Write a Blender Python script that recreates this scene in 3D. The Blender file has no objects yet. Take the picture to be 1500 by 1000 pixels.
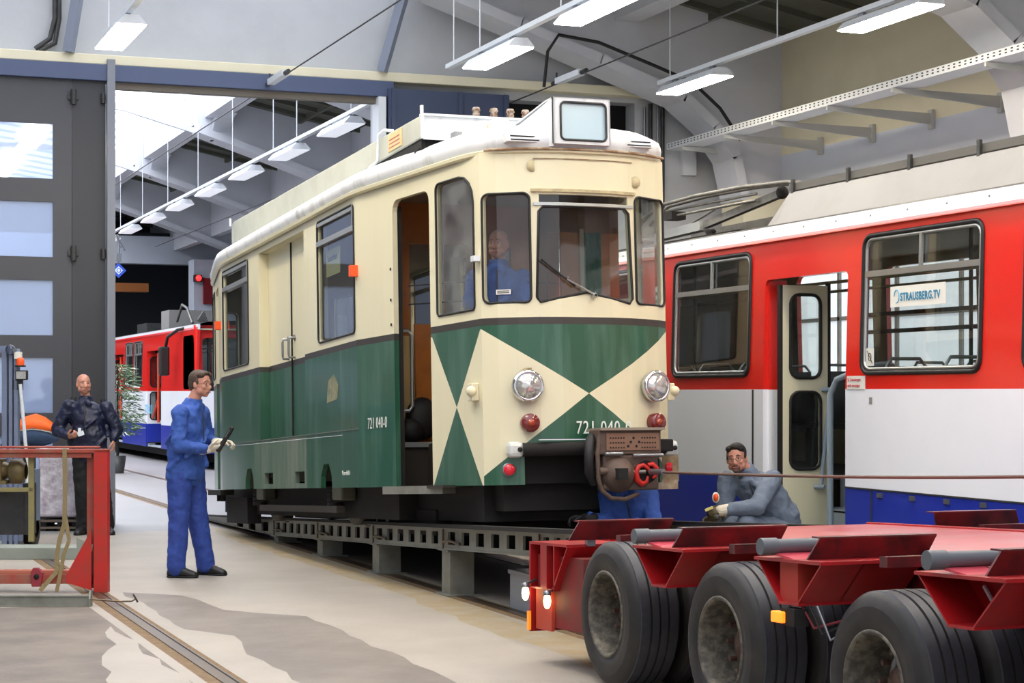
import bpy, bmesh, math, random
from mathutils import Vector, Matrix, Euler
from mathutils.geometry import delaunay_2d_cdt
random.seed(7)
S = bpy.context.scene
C = S.collection
PI = math.pi
V = Vector

# ------------------------------------------------------------------ materials
def lin(h):
    if isinstance(h, str):
        h = h.lstrip('#'); r = [int(h[i:i+2], 16)/255 for i in (0, 2, 4)]
    else: r = h
    return [(x/12.92 if x <= .04045 else ((x+.055)/1.055)**2.4) for x in r] + [1]
MATS = {}
def mat(name, col, rough=.5, metal=0, var=0, vcol=None, scale=4, bump=0, bscale=60, emit=None, es=1, streak=False, coat=0, detail=6, lo=.42, hi=.7):
    if name in MATS: return MATS[name]
    m = bpy.data.materials.new(name); m.use_nodes = True
    nt = m.node_tree; N = nt.nodes; L = nt.links
    b = N['Principled BSDF']
    b.inputs['Base Color'].default_value = lin(col)
    b.inputs['Roughness'].default_value = rough
    b.inputs['Metallic'].default_value = metal
    if coat: b.inputs['Coat Weight'].default_value = coat; b.inputs['Coat Roughness'].default_value = .12
    tc = N.new('ShaderNodeTexCoord')
    if var:
        mp = N.new('ShaderNodeMapping'); L.new(tc.outputs['Object'], mp.inputs['Vector'])
        if streak: mp.inputs['Scale'].default_value = (1, 1, .12)
        n = N.new('ShaderNodeTexNoise'); n.inputs['Scale'].default_value = scale; n.inputs['Detail'].default_value = detail
        n.inputs['Roughness'].default_value = .62
        L.new(mp.outputs['Vector'], n.inputs['Vector'])
        r = N.new('ShaderNodeMapRange'); r.inputs['From Min'].default_value = lo; r.inputs['From Max'].default_value = hi
        r.inputs['To Max'].default_value = var
        L.new(n.outputs['Fac'], r.inputs['Value'])
        mx = N.new('ShaderNodeMix'); mx.data_type = 'RGBA'
        mx.inputs[6].default_value = lin(col); mx.inputs[7].default_value = lin(vcol or '#6b655a')
        L.new(r.outputs['Result'], mx.inputs[0]); L.new(mx.outputs[2], b.inputs['Base Color'])
    if bump:
        n2 = N.new('ShaderNodeTexNoise'); n2.inputs['Scale'].default_value = bscale; n2.inputs['Detail'].default_value = 4
        L.new(tc.outputs['Object'], n2.inputs['Vector'])
        bp = N.new('ShaderNodeBump'); bp.inputs['Strength'].default_value = bump; bp.inputs['Distance'].default_value = .02
        L.new(n2.outputs['Fac'], bp.inputs['Height']); L.new(bp.outputs['Normal'], b.inputs['Normal'])
    if emit:
        b.inputs['Emission Color'].default_value = lin(emit); b.inputs['Emission Strength'].default_value = es
    MATS[name] = m
    return m
def glass(name, tint='#e8eef0', dirt=.08, fac=.12, dcol='#8f9290'):
    if name in MATS: return MATS[name]
    m = bpy.data.materials.new(name); m.use_nodes = True
    nt = m.node_tree; N = nt.nodes; L = nt.links; N.clear()
    o = N.new('ShaderNodeOutputMaterial'); t = N.new('ShaderNodeBsdfTransparent'); t.inputs[0].default_value = lin(tint)
    g = N.new('ShaderNodeBsdfGlossy'); g.inputs['Roughness'].default_value = .03
    d = N.new('ShaderNodeBsdfDiffuse'); d.inputs[0].default_value = lin(dcol)
    f = N.new('ShaderNodeFresnel'); ge = N.new('ShaderNodeNewGeometry'); io = N.new('ShaderNodeMath'); io.operation = 'MULTIPLY_ADD'; io.inputs[1].default_value = -.8333; io.inputs[2].default_value = 1.5
    L.new(ge.outputs['Backfacing'], io.inputs[0]); L.new(io.outputs[0], f.inputs[0])
    a = N.new('ShaderNodeMath'); a.operation = 'MULTIPLY_ADD'; a.inputs[1].default_value = 1.3; a.inputs[2].default_value = fac*.5
    L.new(f.outputs[0], a.inputs[0])
    m1 = N.new('ShaderNodeMixShader'); m2 = N.new('ShaderNodeMixShader')
    tc = N.new('ShaderNodeTexCoord'); n = N.new('ShaderNodeTexNoise'); n.inputs['Scale'].default_value = 3
    L.new(tc.outputs['Object'], n.inputs['Vector'])
    r = N.new('ShaderNodeMapRange'); r.inputs['From Min'].default_value = .35; r.inputs['From Max'].default_value = .75; r.inputs['To Max'].default_value = dirt*2
    L.new(n.outputs['Fac'], r.inputs['Value'])
    L.new(r.outputs[0], m1.inputs[0]); L.new(t.outputs[0], m1.inputs[1]); L.new(d.outputs[0], m1.inputs[2])
    L.new(a.outputs[0], m2.inputs[0]); L.new(m1.outputs[0], m2.inputs[1]); L.new(g.outputs[0], m2.inputs[2])
    L.new(m2.outputs[0], o.inputs[0])
    MATS[name] = m
    return m

CREAM = mat('cream_paint', '#ded7b6', .42, var=.35, vcol='#c6ba8e', scale=2.2, streak=True, coat=.2, lo=.5, hi=.8)
GREEN = mat('green_paint', '#23523a', .36, var=.7, vcol='#5f8272', scale=4.5, streak=True, coat=.3, lo=.5, hi=.78)
BANDM = mat('band_brown', '#38332f', .5)
GREYDOOR = mat('weathered_green', '#43604c', .6, var=.9, vcol='#6e7668', scale=3, streak=True, lo=.4, hi=.6)
INTW = mat('brown_wood', '#b26a2a', .35, var=.5, vcol='#8e5424', scale=5, coat=.3)
INTC = mat('interior_cream', '#b9b39a', .6)
DARK = mat('black_gap', '#0c0c0c', .8)
SOOT = mat('sooty_underframe', '#120f0d', .85, var=.5, vcol='#1f1a15', scale=6)
RUBBER = mat('black_rubber', '#141414', .6)
ROOFW = mat('white_roof', '#dcdfe1', .5, var=.75, vcol='#96978f', scale=5, streak=True, lo=.52, hi=.74)
ROOFB = mat('roof_box_paint', '#bfc2b4', .55, var=.4, vcol='#a3a290', scale=3)
RUST = mat('rusty_edge', '#8b6a4c', .8, var=.9, vcol='#c7bda4', scale=9)
ALU = mat('aluminium', '#b9bbb8', .35, .8)
CHROME = mat('chrome', '#d8d8d8', .12, 1)
LENS = mat('lamp_lens', '#b9b7b0', .12, .6, var=.8, vcol='#e8e6e0', scale=14)
REDL = mat('red_lens', '#6e1c1c', .18, coat=.6)
REDL2 = mat('orange_red_lens', '#a3401c', .2, coat=.6)
REDB = mat('bright_red_lens', '#d8142a', .25, coat=.5)
ORANGE = mat('orange_plastic', '#f0581c', .4)
GL = glass('window_glass', '#e9efed', .035, .05)
GLD = glass('dark_window_glass', '#ccd3d1', .04, .08)
GLF = glass('dusty_glass', '#d8dcd8', .22, .1, '#a9aba4')
RED = mat('tram_red', '#e2231a', .28, coat=.5, var=.15, vcol='#c92219', scale=1.5)
WHITE = mat('tram_white', '#f2f5fb', .3, coat=.4, var=.15, vcol='#d4dbe6', scale=1.2)
BLUE = mat('tram_blue', '#1d2f9e', .35, coat=.3, var=.4, vcol='#2a3c9a', scale=2)
GREYP = mat('grey_paint', '#8a8987', .55, var=.3, vcol='#777470', scale=2)
GREYD = mat('dark_grey_metal', '#3a3b3b', .5, .4, var=.4, vcol='#55534e', scale=8)
PANT = mat('pantograph_metal', '#7e7c76', .45, .5, var=.6, vcol='#4f4b44', scale=10)
LBLUE = mat('light_grey_blue', '#8fa0ab', .45)
DOORC = mat('door_cream', '#d6d2b4', .45)
TRED = mat('trailer_red', '#a51217', .42, coat=.3, var=.8, vcol='#7a1a18', scale=5, lo=.45, hi=.75)
TREDD = mat('scuffed_trailer_red', '#6f1316', .4, var=.95, vcol='#1f0d0e', scale=4, coat=.4, lo=.4, hi=.62)  # darker red puts the dark reflections of the fender plates into the colour
TIRE = mat('tyre_rubber', '#232120', .62, var=.6, vcol='#3e3a33', scale=6)
TREAD = mat('worn_tread', '#33343a', .5, var=.4, vcol='#48474a', scale=18)
RIM = mat('dirty_steel_rim', '#4b463e', .6, .2, var=.75, vcol='#8f8775', scale=22, lo=.42, hi=.72)
HUBM = mat('rusty_hub', '#5a3b30', .6, .2, var=.5, vcol='#8b8579', scale=12)
GREYRAMP = mat('galvanised_ramp', '#8b8c82', .5, .3, var=.6, vcol='#6c6a5c', scale=7)
CONC = mat('painted_concrete', '#b9bcc0', .8, var=.35, vcol='#a0a2a5', scale=1.2, bump=.15, bscale=8)
CONCW = mat('cream_wall', '#e0d9bd', .8, var=.25, vcol='#b9b29a', scale=1)
CONCG = mat('grey_wall', '#cfd5df', .8, var=.3, vcol='#bcc2cc', scale=1.4)
GIRD = mat('girder_concrete', '#d2d4da', .75, var=.3, vcol='#b9bbc0', scale=2)
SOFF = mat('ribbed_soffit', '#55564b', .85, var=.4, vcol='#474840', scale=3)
BEAM = mat('blue_grey_steel', '#4a5674', .5)
GATE = mat('gate_grey', '#44454a', .5, var=.2, vcol='#3a3a3c', scale=3)
SKYG = mat('skylight_glazing', '#ffffff', .5, emit='#eef3ff', es=2.3)
LAMPW = mat('lamp_tube_glow', '#ffffff', .5, emit='#fff1da', es=50)
LAMPD = mat('lamp_tube_dim', '#ffffff', .5, emit='#eef2ff', es=.5)
WHITEM = mat('white_metal', '#d5d9dd', .4)
RAILM = mat('rail_steel', '#5f564b', .4, .7, var=.6, vcol='#7d5f3c', scale=8)
RUSTG = mat('rusty_groove', '#6e563a', .85, var=.6, vcol='#8d7a5c', scale=12)
PAPER = mat('paper', '#e4e4da', .7)
PAPERY = mat('yellowed_paper', '#d9d3a2', .7)
INK = mat('dark_ink', '#3c3c3a', .7)
WINK = mat('white_ink', '#dfe3dc', .6)
BINK = mat('teal_ink', '#2f86a8', .6)
BLUEI = mat('light_blue_ink', '#5bb5d8', .6)
REDI = mat('red_ink', '#c6606c', .6)
STEEL = mat('steel', '#8d9094', .35, .8)
CABLEM = mat('steel_rope', '#6b5248', .6, .3, bump=.4, bscale=120)
COUP = mat('coupler_brown', '#5c4a3f', .7, var=.6, vcol='#3d322c', scale=12)
COUPB = mat('contact_plate', '#7b5b48', .6)
REDHOOK = mat('hook_red', '#c3231b', .5, var=.5, vcol='#8c2a22', scale=20)
SKIN = mat('skin', '#c98f78', .5, var=.3, vcol='#b8735e', scale=9)
HAIRB = mat('brown_hair', '#4b3a2e', .7, bump=.6, bscale=60)
HAIRD = mat('dark_hair', '#1d1714', .6, bump=.6, bscale=60)
HAIRBL = mat('short_fair_hair', '#96705a', .7, bump=.3, bscale=90)
BLUEW = mat('blue_workwear', '#3558a6', .8, var=.5, vcol='#284489', scale=6, bump=.9, bscale=14)
BLUET = mat('blue_trousers_cloth', '#2c4695', .75, var=.4, vcol='#1a2c74', scale=5, bump=.9, bscale=9)
NAVY = mat('navy_jacket_cloth', '#151b38', .45, var=.5, vcol='#0e1122', scale=5, bump=1.0, bscale=8)
BLACKC = mat('black_cloth', '#0e0e10', .8)
GREYW = mat('grey_workwear', '#6a7686', .75, var=.4, vcol='#566073', scale=5, bump=.9, bscale=9)
SHOE = mat('black_shoe', '#1a1a1a', .5)
GLOVE = mat('white_glove', '#d6cdb8', .8, bump=.4, bscale=60)
GLOVEB = mat('brown_glove', '#4c4228', .7, bump=.4, bscale=60)
EYEW = mat('eye_white', '#cfc8c2', .3)
EYED = mat('eye_dark', '#2a1d16', .3)
LIP = mat('lips', '#a85a50', .5)
HIVIS = mat('orange_hivis', '#ff6a1a', .6, emit=None)
REFL = mat('reflective_strip', '#9fa39b', .4)
NAVY2 = mat('blue_grey_cloth', '#3c5270', .8, bump=.5, bscale=12)
STRAP = mat('lashing_strap', '#8a7a55', .8, bump=.3, bscale=80)
RACKR = mat('rack_red', '#b8231b', .5, var=.6, vcol='#8d3a2c', scale=7)
RACKO = mat('rack_faded_red', '#9c4334', .6, var=.6, vcol='#8b6a56', scale=9)
OLIVE = mat('olive_frame', '#8a8252', .6, var=.5, vcol='#6c6a58', scale=8)
MOTOR = mat('oily_gearbox', '#6e5f36', .5, var=.7, vcol='#3c3424', scale=8)
PLANK = mat('grey_plank', '#8e9489', .7, var=.4, vcol='#7a8074', scale=6)
FORK = mat('forklift_blue_grey', '#6f7a92', .5, var=.4, vcol='#565e70', scale=6)
LEAF = mat('leaf_green', '#3f6136', .6, var=.5, vcol='#8ea27c', scale=30)
LEAF2 = mat('white_ribbon', '#c5cdbf', .6)
SIGNB = mat('sign_blue', '#2b4fb8', .4, emit='#2b4fb8', es=.25)
SIGNR = mat('sign_red', '#7d0f18', .5)
CRANE = mat('crane_orange', '#8a4f18', .6)
REDG = mat('red_signal_glow', '#ff2222', .4, emit='#ff2020', es=6)
AMBERG = mat('amber_glow', '#ffae3a', .3, emit='#ff7a10', es=1.3)
WARMG = mat('warm_lamp_glow', '#fff0c0', .3, emit='#ffe2a0', es=9)
GREENC = mat('green_curtain', '#0f6656', .8, bump=.8, bscale=20)
ORPIPE = mat('orange_handrail', '#d8482a', .4)
WRAP = mat('stretch_wrap', '#b0a4ae', .15, var=.9, vcol='#e0dce2', scale=7, coat=.8, bump=.8, bscale=18, lo=.4, hi=.6)
PALEB = mat('pale_blue_glass', '#b9d3dd', .25, coat=.5)
FROST = mat('frosted_gate_pane', '#b9c6dc', .3, var=.4, vcol='#c9d3d6', scale=.8, coat=.3)

# ------------------------------------------------------------------ mesh builder
class MB:
    def __init__(s): s.v = []; s.f = []; s.m = []; s.sm = []; s.M = None; s.mi = 0; s.s = False
    def add(s, vs, fs, mi=None, smooth=None):
        b = len(s.v)
        for p in vs:
            p = V(p)
            if s.M is not None: p = s.M @ p
            s.v.append(tuple(p))
        mi = s.mi if mi is None else mi; sm = s.s if smooth is None else smooth
        for f in fs: s.f.append([b+i for i in f]); s.m.append(mi); s.sm.append(sm)
    def box(s, a, b, mi=None):
        x0, x1 = sorted((a[0], b[0])); y0, y1 = sorted((a[1], b[1])); z0, z1 = sorted((a[2], b[2]))
        s.add([(x0,y0,z0),(x1,y0,z0),(x1,y1,z0),(x0,y1,z0),(x0,y0,z1),(x1,y0,z1),(x1,y1,z1),(x0,y1,z1)],
              [(0,3,2,1),(4,5,6,7),(0,1,5,4),(1,2,6,5),(2,3,7,6),(3,0,4,7)], mi)
        return s
    def bar(s, p, q, w, h, up=(0,0,1), mi=None):
        p, q = V(p), V(q); d = (q-p).normalized(); up = V(up)
        if abs(d.dot(up)) > .99: up = V((0,1,0)) if abs(d.y) < .9 else V((1,0,0))
        r = d.cross(up).normalized(); u = r.cross(d)
        vs = []
        for c in (p, q):
            for a, b in ((-1,-1),(1,-1),(1,1),(-1,1)): vs.append(c + r*a*w/2 + u*b*h/2)
        s.add(vs, [(0,1,2,3),(7,6,5,4),(0,4,5,1),(1,5,6,2),(2,6,7,3),(3,7,4,0)], mi)
        return s
    def prism(s, poly, ext, mi=None):       # poly: list of 3-D points (planar), ext: vector
        n = len(poly); e = V(ext); vs = [V(p) for p in poly] + [V(p)+e for p in poly]
        s.add(vs, [list(range(n))[::-1], list(range(n, 2*n))] + [(i, (i+1) % n, n+(i+1) % n, n+i) for i in range(n)], mi)
        return s
    def tube(s, pts, r, n=10, mi=None, smooth=True, closed=False):
        pts = [V(p) for p in pts]; rs = r if isinstance(r, (list, tuple)) else [r]*len(pts)
        N = len(pts); rings = []; prev = None
        for i, p in enumerate(pts):
            a = pts[(i-1) % N] if (i or closed) else p; b = pts[(i+1) % N] if (i < N-1 or closed) else p
            d = (b-a).normalized()
            if prev is None: u = d.orthogonal().normalized()
            else:
                u = prev - d*prev.dot(d)
                u = u.normalized() if u.length > 1e-6 else d.orthogonal().normalized()
            prev = u; w = d.cross(u)
            rings.append([p + (u*math.cos(2*PI*k/n) + w*math.sin(2*PI*k/n))*rs[i] for k in range(n)])
        vs = [q for R in rings for q in R]; fs = []
        for i in range(N if closed else N-1):
            j = (i+1) % N
            for k in range(n): fs.append((i*n+k, i*n+(k+1) % n, j*n+(k+1) % n, j*n+k))
        s.add(vs, fs, mi, smooth)
        if not closed: s.add(rings[0], [list(range(n))[::-1]], mi, False); s.add(rings[-1], [list(range(n))], mi, False)
        return s
    def lathe(s, prof, c=(0,0,0), axis=(0,0,1), n=24, mi=None, smooth=True):   # prof: (r, h)
        c = V(c); ax = V(axis).normalized(); u = ax.orthogonal().normalized(); w = ax.cross(u)
        vs = []; fs = []
        for r, h in prof:
            for k in range(n): vs.append(c + ax*h + (u*math.cos(2*PI*k/n) + w*math.sin(2*PI*k/n))*max(r, 1e-4))
        for i in range(len(prof)-1):
            for k in range(n): fs.append((i*n+k, i*n+(k+1) % n, (i+1)*n+(k+1) % n, (i+1)*n+k))
        s.add(vs, fs, mi, smooth)
        return s
    def ell(s, c, r, R=None, n=14, m=10, mi=None):
        c = V(c); vs = []; fs = []
        if not isinstance(r, (list, tuple)): r = (r, r, r)
        for i in range(m+1):
            t = PI*i/m
            for k in range(n):
                p = V((math.sin(t)*math.cos(2*PI*k/n)*r[0], math.sin(t)*math.sin(2*PI*k/n)*r[1], math.cos(t)*r[2]))
                if R is not None: p = R @ p
                vs.append(c+p)
        for i in range(m):
            for k in range(n): fs.append((i*n+k, (i+1)*n+k, (i+1)*n+(k+1) % n, i*n+(k+1) % n))
        s.add(vs, fs, mi, True)
        return s
    def cap(s, p, q, r0, r1=None, n=12, mi=None):      # closed capsule limb
        p, q = V(p), V(q); r1 = r0 if r1 is None else r1
        d = (q-p); L = d.length; d = d.normalized() if L > 1e-6 else V((0,0,1)); pr = []
        for i in range(5): a = PI/2*(1-i/4); pr.append((r0*math.cos(a), -r0*math.sin(a)))
        for i in range(5): a = PI/2*i/4; pr.append((r1*math.cos(a), L+r1*math.sin(a)))
        s.lathe(pr, p, d, n, mi)
        return s
    def sweep(s, secs, n=16, mi=None):  # secs: (center, axisA vec (half), axisB vec (half))
        vs = []; fs = []
        for c, a, b in secs:
            for k in range(n): vs.append(V(c) + V(a)*math.cos(2*PI*k/n) + V(b)*math.sin(2*PI*k/n))
        for i in range(len(secs)-1):
            for k in range(n): fs.append((i*n+k, i*n+(k+1) % n, (i+1)*n+(k+1) % n, (i+1)*n+k))
        fs.append(list(range(n))[::-1]); fs.append([(len(secs)-1)*n+k for k in range(n)])
        s.add(vs, fs, mi, True)
        return s
    def quad(s, a, b, c, d, mi=None): s.add([a, b, c, d], [(0,1,2,3)], mi); return s
    def build(s, name, mats, parent=None, bevel=0, weld=False, sub=0, remesh=0, smooth_it=0, loc=None):
        me = bpy.data.meshes.new(name); me.from_pydata(s.v, [], s.f)
        if not isinstance(mats, (list, tuple)): mats = [mats]
        for m in mats: me.materials.append(m)
        for i, p in enumerate(me.polygons): p.material_index = min(s.m[i], len(mats)-1); p.use_smooth = s.sm[i]
        bm = bmesh.new(); bm.from_mesh(me)
        if weld: bmesh.ops.remove_doubles(bm, verts=bm.verts, dist=1e-4)
        bmesh.ops.recalc_face_normals(bm, faces=bm.faces)
        bm.to_mesh(me); bm.free()
        o = bpy.data.objects.new(name, me); C.objects.link(o)
        if parent is not None: o.parent = parent
        if loc is not None: o.location = loc
        if bevel:
            b = o.modifiers.new('bevel', 'BEVEL'); b.width = bevel; b.segments = 2; b.limit_method = 'ANGLE'; b.angle_limit = math.radians(40)
        if remesh:
            r = o.modifiers.new('remesh', 'REMESH'); r.mode = 'VOXEL'; r.voxel_size = remesh; r.use_smooth_shade = True
            if smooth_it:
                q = o.modifiers.new('smooth', 'SMOOTH'); q.factor = .5; q.iterations = smooth_it
        return o

def inpoly(p, poly):
    x, y = p; c = False; n = len(poly); j = n-1
    for i in range(n):
        xi, yi = poly[i]; xj, yj = poly[j]
        if (yi > y) != (yj > y) and x < (xj-xi)*(y-yi)/(yj-yi)+xi: c = not c
        j = i
    return c
def rr(x0, y0, x1, y1, r=.05, n=4):
    if x0 > x1: x0, x1 = x1, x0
    rs = r if isinstance(r, (list, tuple)) else (r,)*4     # bl, br, tr, tl
    out = []
    for (cx, cy, a0, q) in ((x0+rs[0], y0+rs[0], PI, rs[0]), (x1-rs[1], y0+rs[1], 1.5*PI, rs[1]), (x1-rs[2], y1-rs[2], 0, rs[2]), (x0+rs[3], y1-rs[3], .5*PI, rs[3])):
        if q < 1e-4: out.append((cx, cy)); continue
        for i in range(n+1):
            a = a0 + PI/2*i/n; out.append((cx+q*math.cos(a), cy+q*math.sin(a)))
    return out
def panel(mb, outer, holes=(), zones=(), fmap=None, th=.04, m0=0, mi_in=None, cuts=(), smooth=False):
    vs = []; es = []
    def loop(p, closed=True):
        b = len(vs); vs.extend([V((q[0], q[1])) for q in p]); n = len(p)
        for i in range(n if closed else n-1): es.append((b+i, b+(i+1) % n))
    loop(outer)
    for h in holes: loop(h)
    for z in zones: loop(z[0])
    for c in cuts: loop(c, False)
    ov, oe, of, _, _, _ = delaunay_2d_cdt(vs, es, [], 0, 1e-5)
    keep = []; ec = {}
    for f in of:
        c = sum((ov[i] for i in f), V((0, 0)))/len(f); c = (c.x, c.y)
        if not inpoly(c, outer) or any(inpoly(c, h) for h in holes): continue
        mi = m0
        for z in zones:
            if inpoly(c, z[0]): mi = z[1]
        keep.append((f, mi))
        for i in range(len(f)):
            a, b = f[i], f[(i+1) % len(f)]; ec.setdefault((min(a, b), max(a, b)), []).append((a, b, mi))
    used = sorted({i for f, _ in keep for i in f}); rm = {a: b for b, a in enumerate(used)}
    ov = [ov[i] for i in used]; keep = [([rm[i] for i in f], mi) for f, mi in keep]
    ec = {k: [(rm[a], rm[b], mi) for a, b, mi in l] for k, l in ec.items()}
    o0 = [fmap(p.x, p.y, 0) for p in ov]; o1 = [fmap(p.x, p.y, th) for p in ov] if th else []
    n = len(ov)
    b = len(mb.v); mb.add(o0+o1, [], 0)
    for f, mi in keep:
        mb.f.append([b+i for i in f]); mb.m.append(mi); mb.sm.append(smooth)
        if th: mb.f.append([b+n+i for i in reversed(f)]); mb.m.append(mi if mi_in is None else mi_in); mb.sm.append(smooth)
    if th:
        for k, l in ec.items():
            if len(l) == 1:
                a, c, mi = l[0]; mb.f.append([b+c, b+a, b+n+a, b+n+c]); mb.m.append(mi); mb.sm.append(False)
    return mb

def tag(o, label=None, cat=None, group=None, kind=None):
    if label: o['label'] = label
    if cat: o['category'] = cat
    if group: o['group'] = group
    if kind: o['kind'] = kind
    return o
def empty(name, loc=(0,0,0), rot=(0,0,0), label=None, cat=None, group=None):
    o = bpy.data.objects.new(name, None); C.objects.link(o); o.location = loc; o.rotation_euler = rot; o.empty_display_size = .2
    return tag(o, label, cat, group)
def copy_tree(o, parent=None):
    c = o.copy(); C.objects.link(c); c.parent = parent
    for ch in list(o.children): copy_tree(ch, c)
    return c
def struct(mb, name, m, **k): return tag(mb.build(name, m, **k), kind='structure')
def text(name, s, mats, size, M, parent=None, sx=1.0, ext=.001, space=1.0, bold=0, shear=0, align='LEFT'):
    cu = bpy.data.curves.new(name, 'FONT'); cu.body = s; cu.size = size; cu.extrude = ext; cu.space_character = space; cu.shear = shear; cu.align_x = align
    cu.resolution_u = 3; cu.offset = bold
    t = bpy.data.objects.new(name, cu); C.objects.link(t)
    dg = bpy.context.evaluated_depsgraph_get()
    me = bpy.data.meshes.new_from_object(t.evaluated_get(dg)); bpy.data.objects.remove(t)
    me.transform(M @ Matrix.Diagonal((sx, 1, 1, 1))); me.materials.clear(); me.materials.append(mats)
    o = bpy.data.objects.new(name, me); C.objects.link(o)
    if parent is not None: o.parent = parent
    return o
def frame_m(o, x, y):       # matrix whose local x,y map to given world directions
    x = V(x).normalized(); y = V(y); y = (y - x*y.dot(x)).normalized(); z = x.cross(y)
    return Matrix(((x.x, y.x, z.x, o[0]), (x.y, y.y, z.y, o[1]), (x.z, y.z, z.z, o[2]), (0,0,0,1)))

# ------------------------------------------------------------------ camera
TH = math.atan(1050/2800); CT, ST = math.cos(TH), math.sin(TH)
cam = bpy.data.cameras.new('camera'); co = bpy.data.objects.new('camera', cam); C.objects.link(co)
cam.sensor_width = 36; cam.lens = 36*2800/1500; cam.shift_y = 74/1500; cam.clip_start = .1; cam.clip_end = 300
co.location = (0, 0, 1.6); co.rotation_euler = (PI/2, 0, -TH)
S.camera = co
S.view_settings.view_transform = 'Standard'; S.view_settings.look = 'None'; S.view_settings.gamma = 1; S.view_settings.exposure = 0
S.cycles.max_bounces = 7; S.cycles.diffuse_bounces = 4; S.cycles.glossy_bounces = 3; S.cycles.transparent_max_bounces = 14
S.cycles.sample_clamp_indirect = 6; S.cycles.caustics_reflective = False; S.cycles.caustics_refractive = False

# ------------------------------------------------------------------ hall: setting
def hall():
    # floor with patches
    FL = mat('floor_light', '#a29a8e', .55, var=.65, vcol='#8f877b', scale=1.1, bump=.12, bscale=30, lo=.38, hi=.68)
    FD = mat('floor_dark', '#61584f', .6, var=.8, vcol='#7d7265', scale=1.6, bump=.12, bscale=30, lo=.4, hi=.66)
    FM = mat('floor_mid', '#6d645c', .55, var=.7, vcol='#8a8074', scale=1.3, bump=.12, bscale=30, lo=.4, hi=.66)
    FP = mat('floor_far', '#8a898a', .5, var=.5, vcol='#7f7e7f', scale=.8)
    mb = MB()
    fm = lambda u, v, d: V((u, v, 0))
    def jag(p, a=.07, step=.28):
        rnd = random.Random(len(p)*7+int(p[0][1]*10)); out = []
        for i in range(len(p)):
            q, w = V(p[i]), V(p[(i+1) % len(p)]); k = max(1, int((w-q).length/step))
            for j in range(k):
                c = q.lerp(w, j/k); out.append((c.x+rnd.uniform(-a, a), c.y+rnd.uniform(-a, a)) if j else (c.x, c.y))
        return out
    outer = [(-14, -8), (18, -8), (18, 64), (-14, 64)]
    z = [([(-13.9, 22), (17.9, 22), (17.9, 63.9), (-13.9, 63.9)], 3),
         ([(-6, -7), (2.05, -7), (2.05, 14.6), (-6, 14.6)], 1),
         (jag([(2.42, 5), (3.42, 5), (3.42, 13.3), (2.95, 13.9), (2.85, 15.0), (2.45, 15.4)], .03), 2),
         (jag([(2.38, 9.4), (2.62, 9.8), (2.58, 11.5), (2.70, 12.4), (2.38, 13.0)], .04), 0),
         (jag([(1.7, 8.6), (2.02, 8.6), (2.02, 13.2), (1.82, 12.0), (1.6, 10.4)], .05), 0),
         (jag([(4.35, 8), (4.74, 8), (4.76, 21), (4.6, 24), (4.42, 19), (4.5, 15), (4.35, 12)], .04), 5)]
    RG = []
    for x in (2.235, 4.88):
        RG.append([(x-.11, -7.5), (x+.1, -7.5), (x+.1, 63), (x-.11, 63)])
    z += [(r, 4) for r in RG]
    panel(mb, outer, (), z, fm, 0)
    struct(mb, 'floor', [FL, FD, FM, FP, RUSTG, mat('floor_oily', '#9c8a68', .6, var=.9, vcol='#a39a8a', scale=4)])
    tr = []
    for k, (x, y0, y1) in enumerate(((.8, -7, 60), (2.235, -7, 60), (4.88, -7, 60), (6.315, -7, 60), (8.08, -7, 60), (9.52, -7, 60))):
        m = MB(); m.box((x-.035, y0, -.02), (x+.035, y1, .006)); m.box((x+.05, y0, -.02), (x+.065, y1, .004)); m.box((x+.036, y0, -.02), (x+.049, y1, .001), 1)
        tag(m.build('track_rail', [RAILM, DARK]), None, None, kind='structure')
    # door wall between the halls, Y = 23.6
    Y = 23.6
    mb = MB(); fw = lambda u, v, d: V((u, Y+d, v))
    panel(mb, [(-14, 0), (12.4, 0), (12.4, 9.5), (-14, 9.5)], [[(2.0-2.2, 0), (7.0, 0), (7.0, 5.45), (-.2, 5.45)], [(8.75, 4.9), (10.1, 4.9), (10.1, 5.45), (8.75, 5.45)], [(10.2, 5.05), (10.62, 5.05), (10.62, 5.5), (10.2, 5.5)]], (), fw, .3)
    struct(mb, 'wall_back', CONC)
    struct(MB().box((-14, 23.38, 5.56), (11.7, 23.6, 5.68)), 'trim_1', CONCW, bevel=.01)
    struct(MB().box((-.2, 23.35, 5.36), (7.15, 23.58, 5.555)), 'trim_2', BEAM, bevel=.006)
    struct(MB().box((3.63, 23.42, 5.28), (7.0, 23.56, 5.358)), 'trim_3', mat('door_head', '#6f675c', .6))
    struct(MB().box((8.7, 23.95, 4.8), (10.7, 24.0, 5.6)), 'window_1', DARK)  # black panel paints in the dark behind the wall openings
    struct(MB().box((6.93, 23.3, 0), (7.03, 23.58, 5.35)), 'trim_4', WHITEM)
    # closed blue gate leaf right of the opening
    g = MB().box((7.06, 23.3, .02), (8.7, 23.38, 5.46)); 
    for x in (7.1, 8.0, 8.62): g.box((x, 23.27, .02), (x+.05, 23.3, 5.46))
    tag(g.build('door_1', mat('gate_blue', '#3b465f', .5)), kind='structure')
    # small conduits on the back wall
    t = empty('conduit_bundle', (10.75, 23.568, 4.0), label='bundle of grey cable conduits on the wall behind the cream tram roof', cat='conduit')
    for k, (dx, r) in enumerate(((0, .022), (.09, .03), (.2, .018), (.27, .03))):
        m = MB().tube([(dx, 0, 0), (dx, 0, 1.45+.05*k)], r, 8); m.build('pipe', [STEEL, GREYD][k % 2], t)
    MB().box((.55, -.06, .55), (.75, .03, .95)).build('junction_box', WHITEM, t)
    # right wall
    m = MB().box((12.4, -8, -.05), (12.7, 23.9, 4.77)); struct(m, 'wall_right', CONCG)
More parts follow.
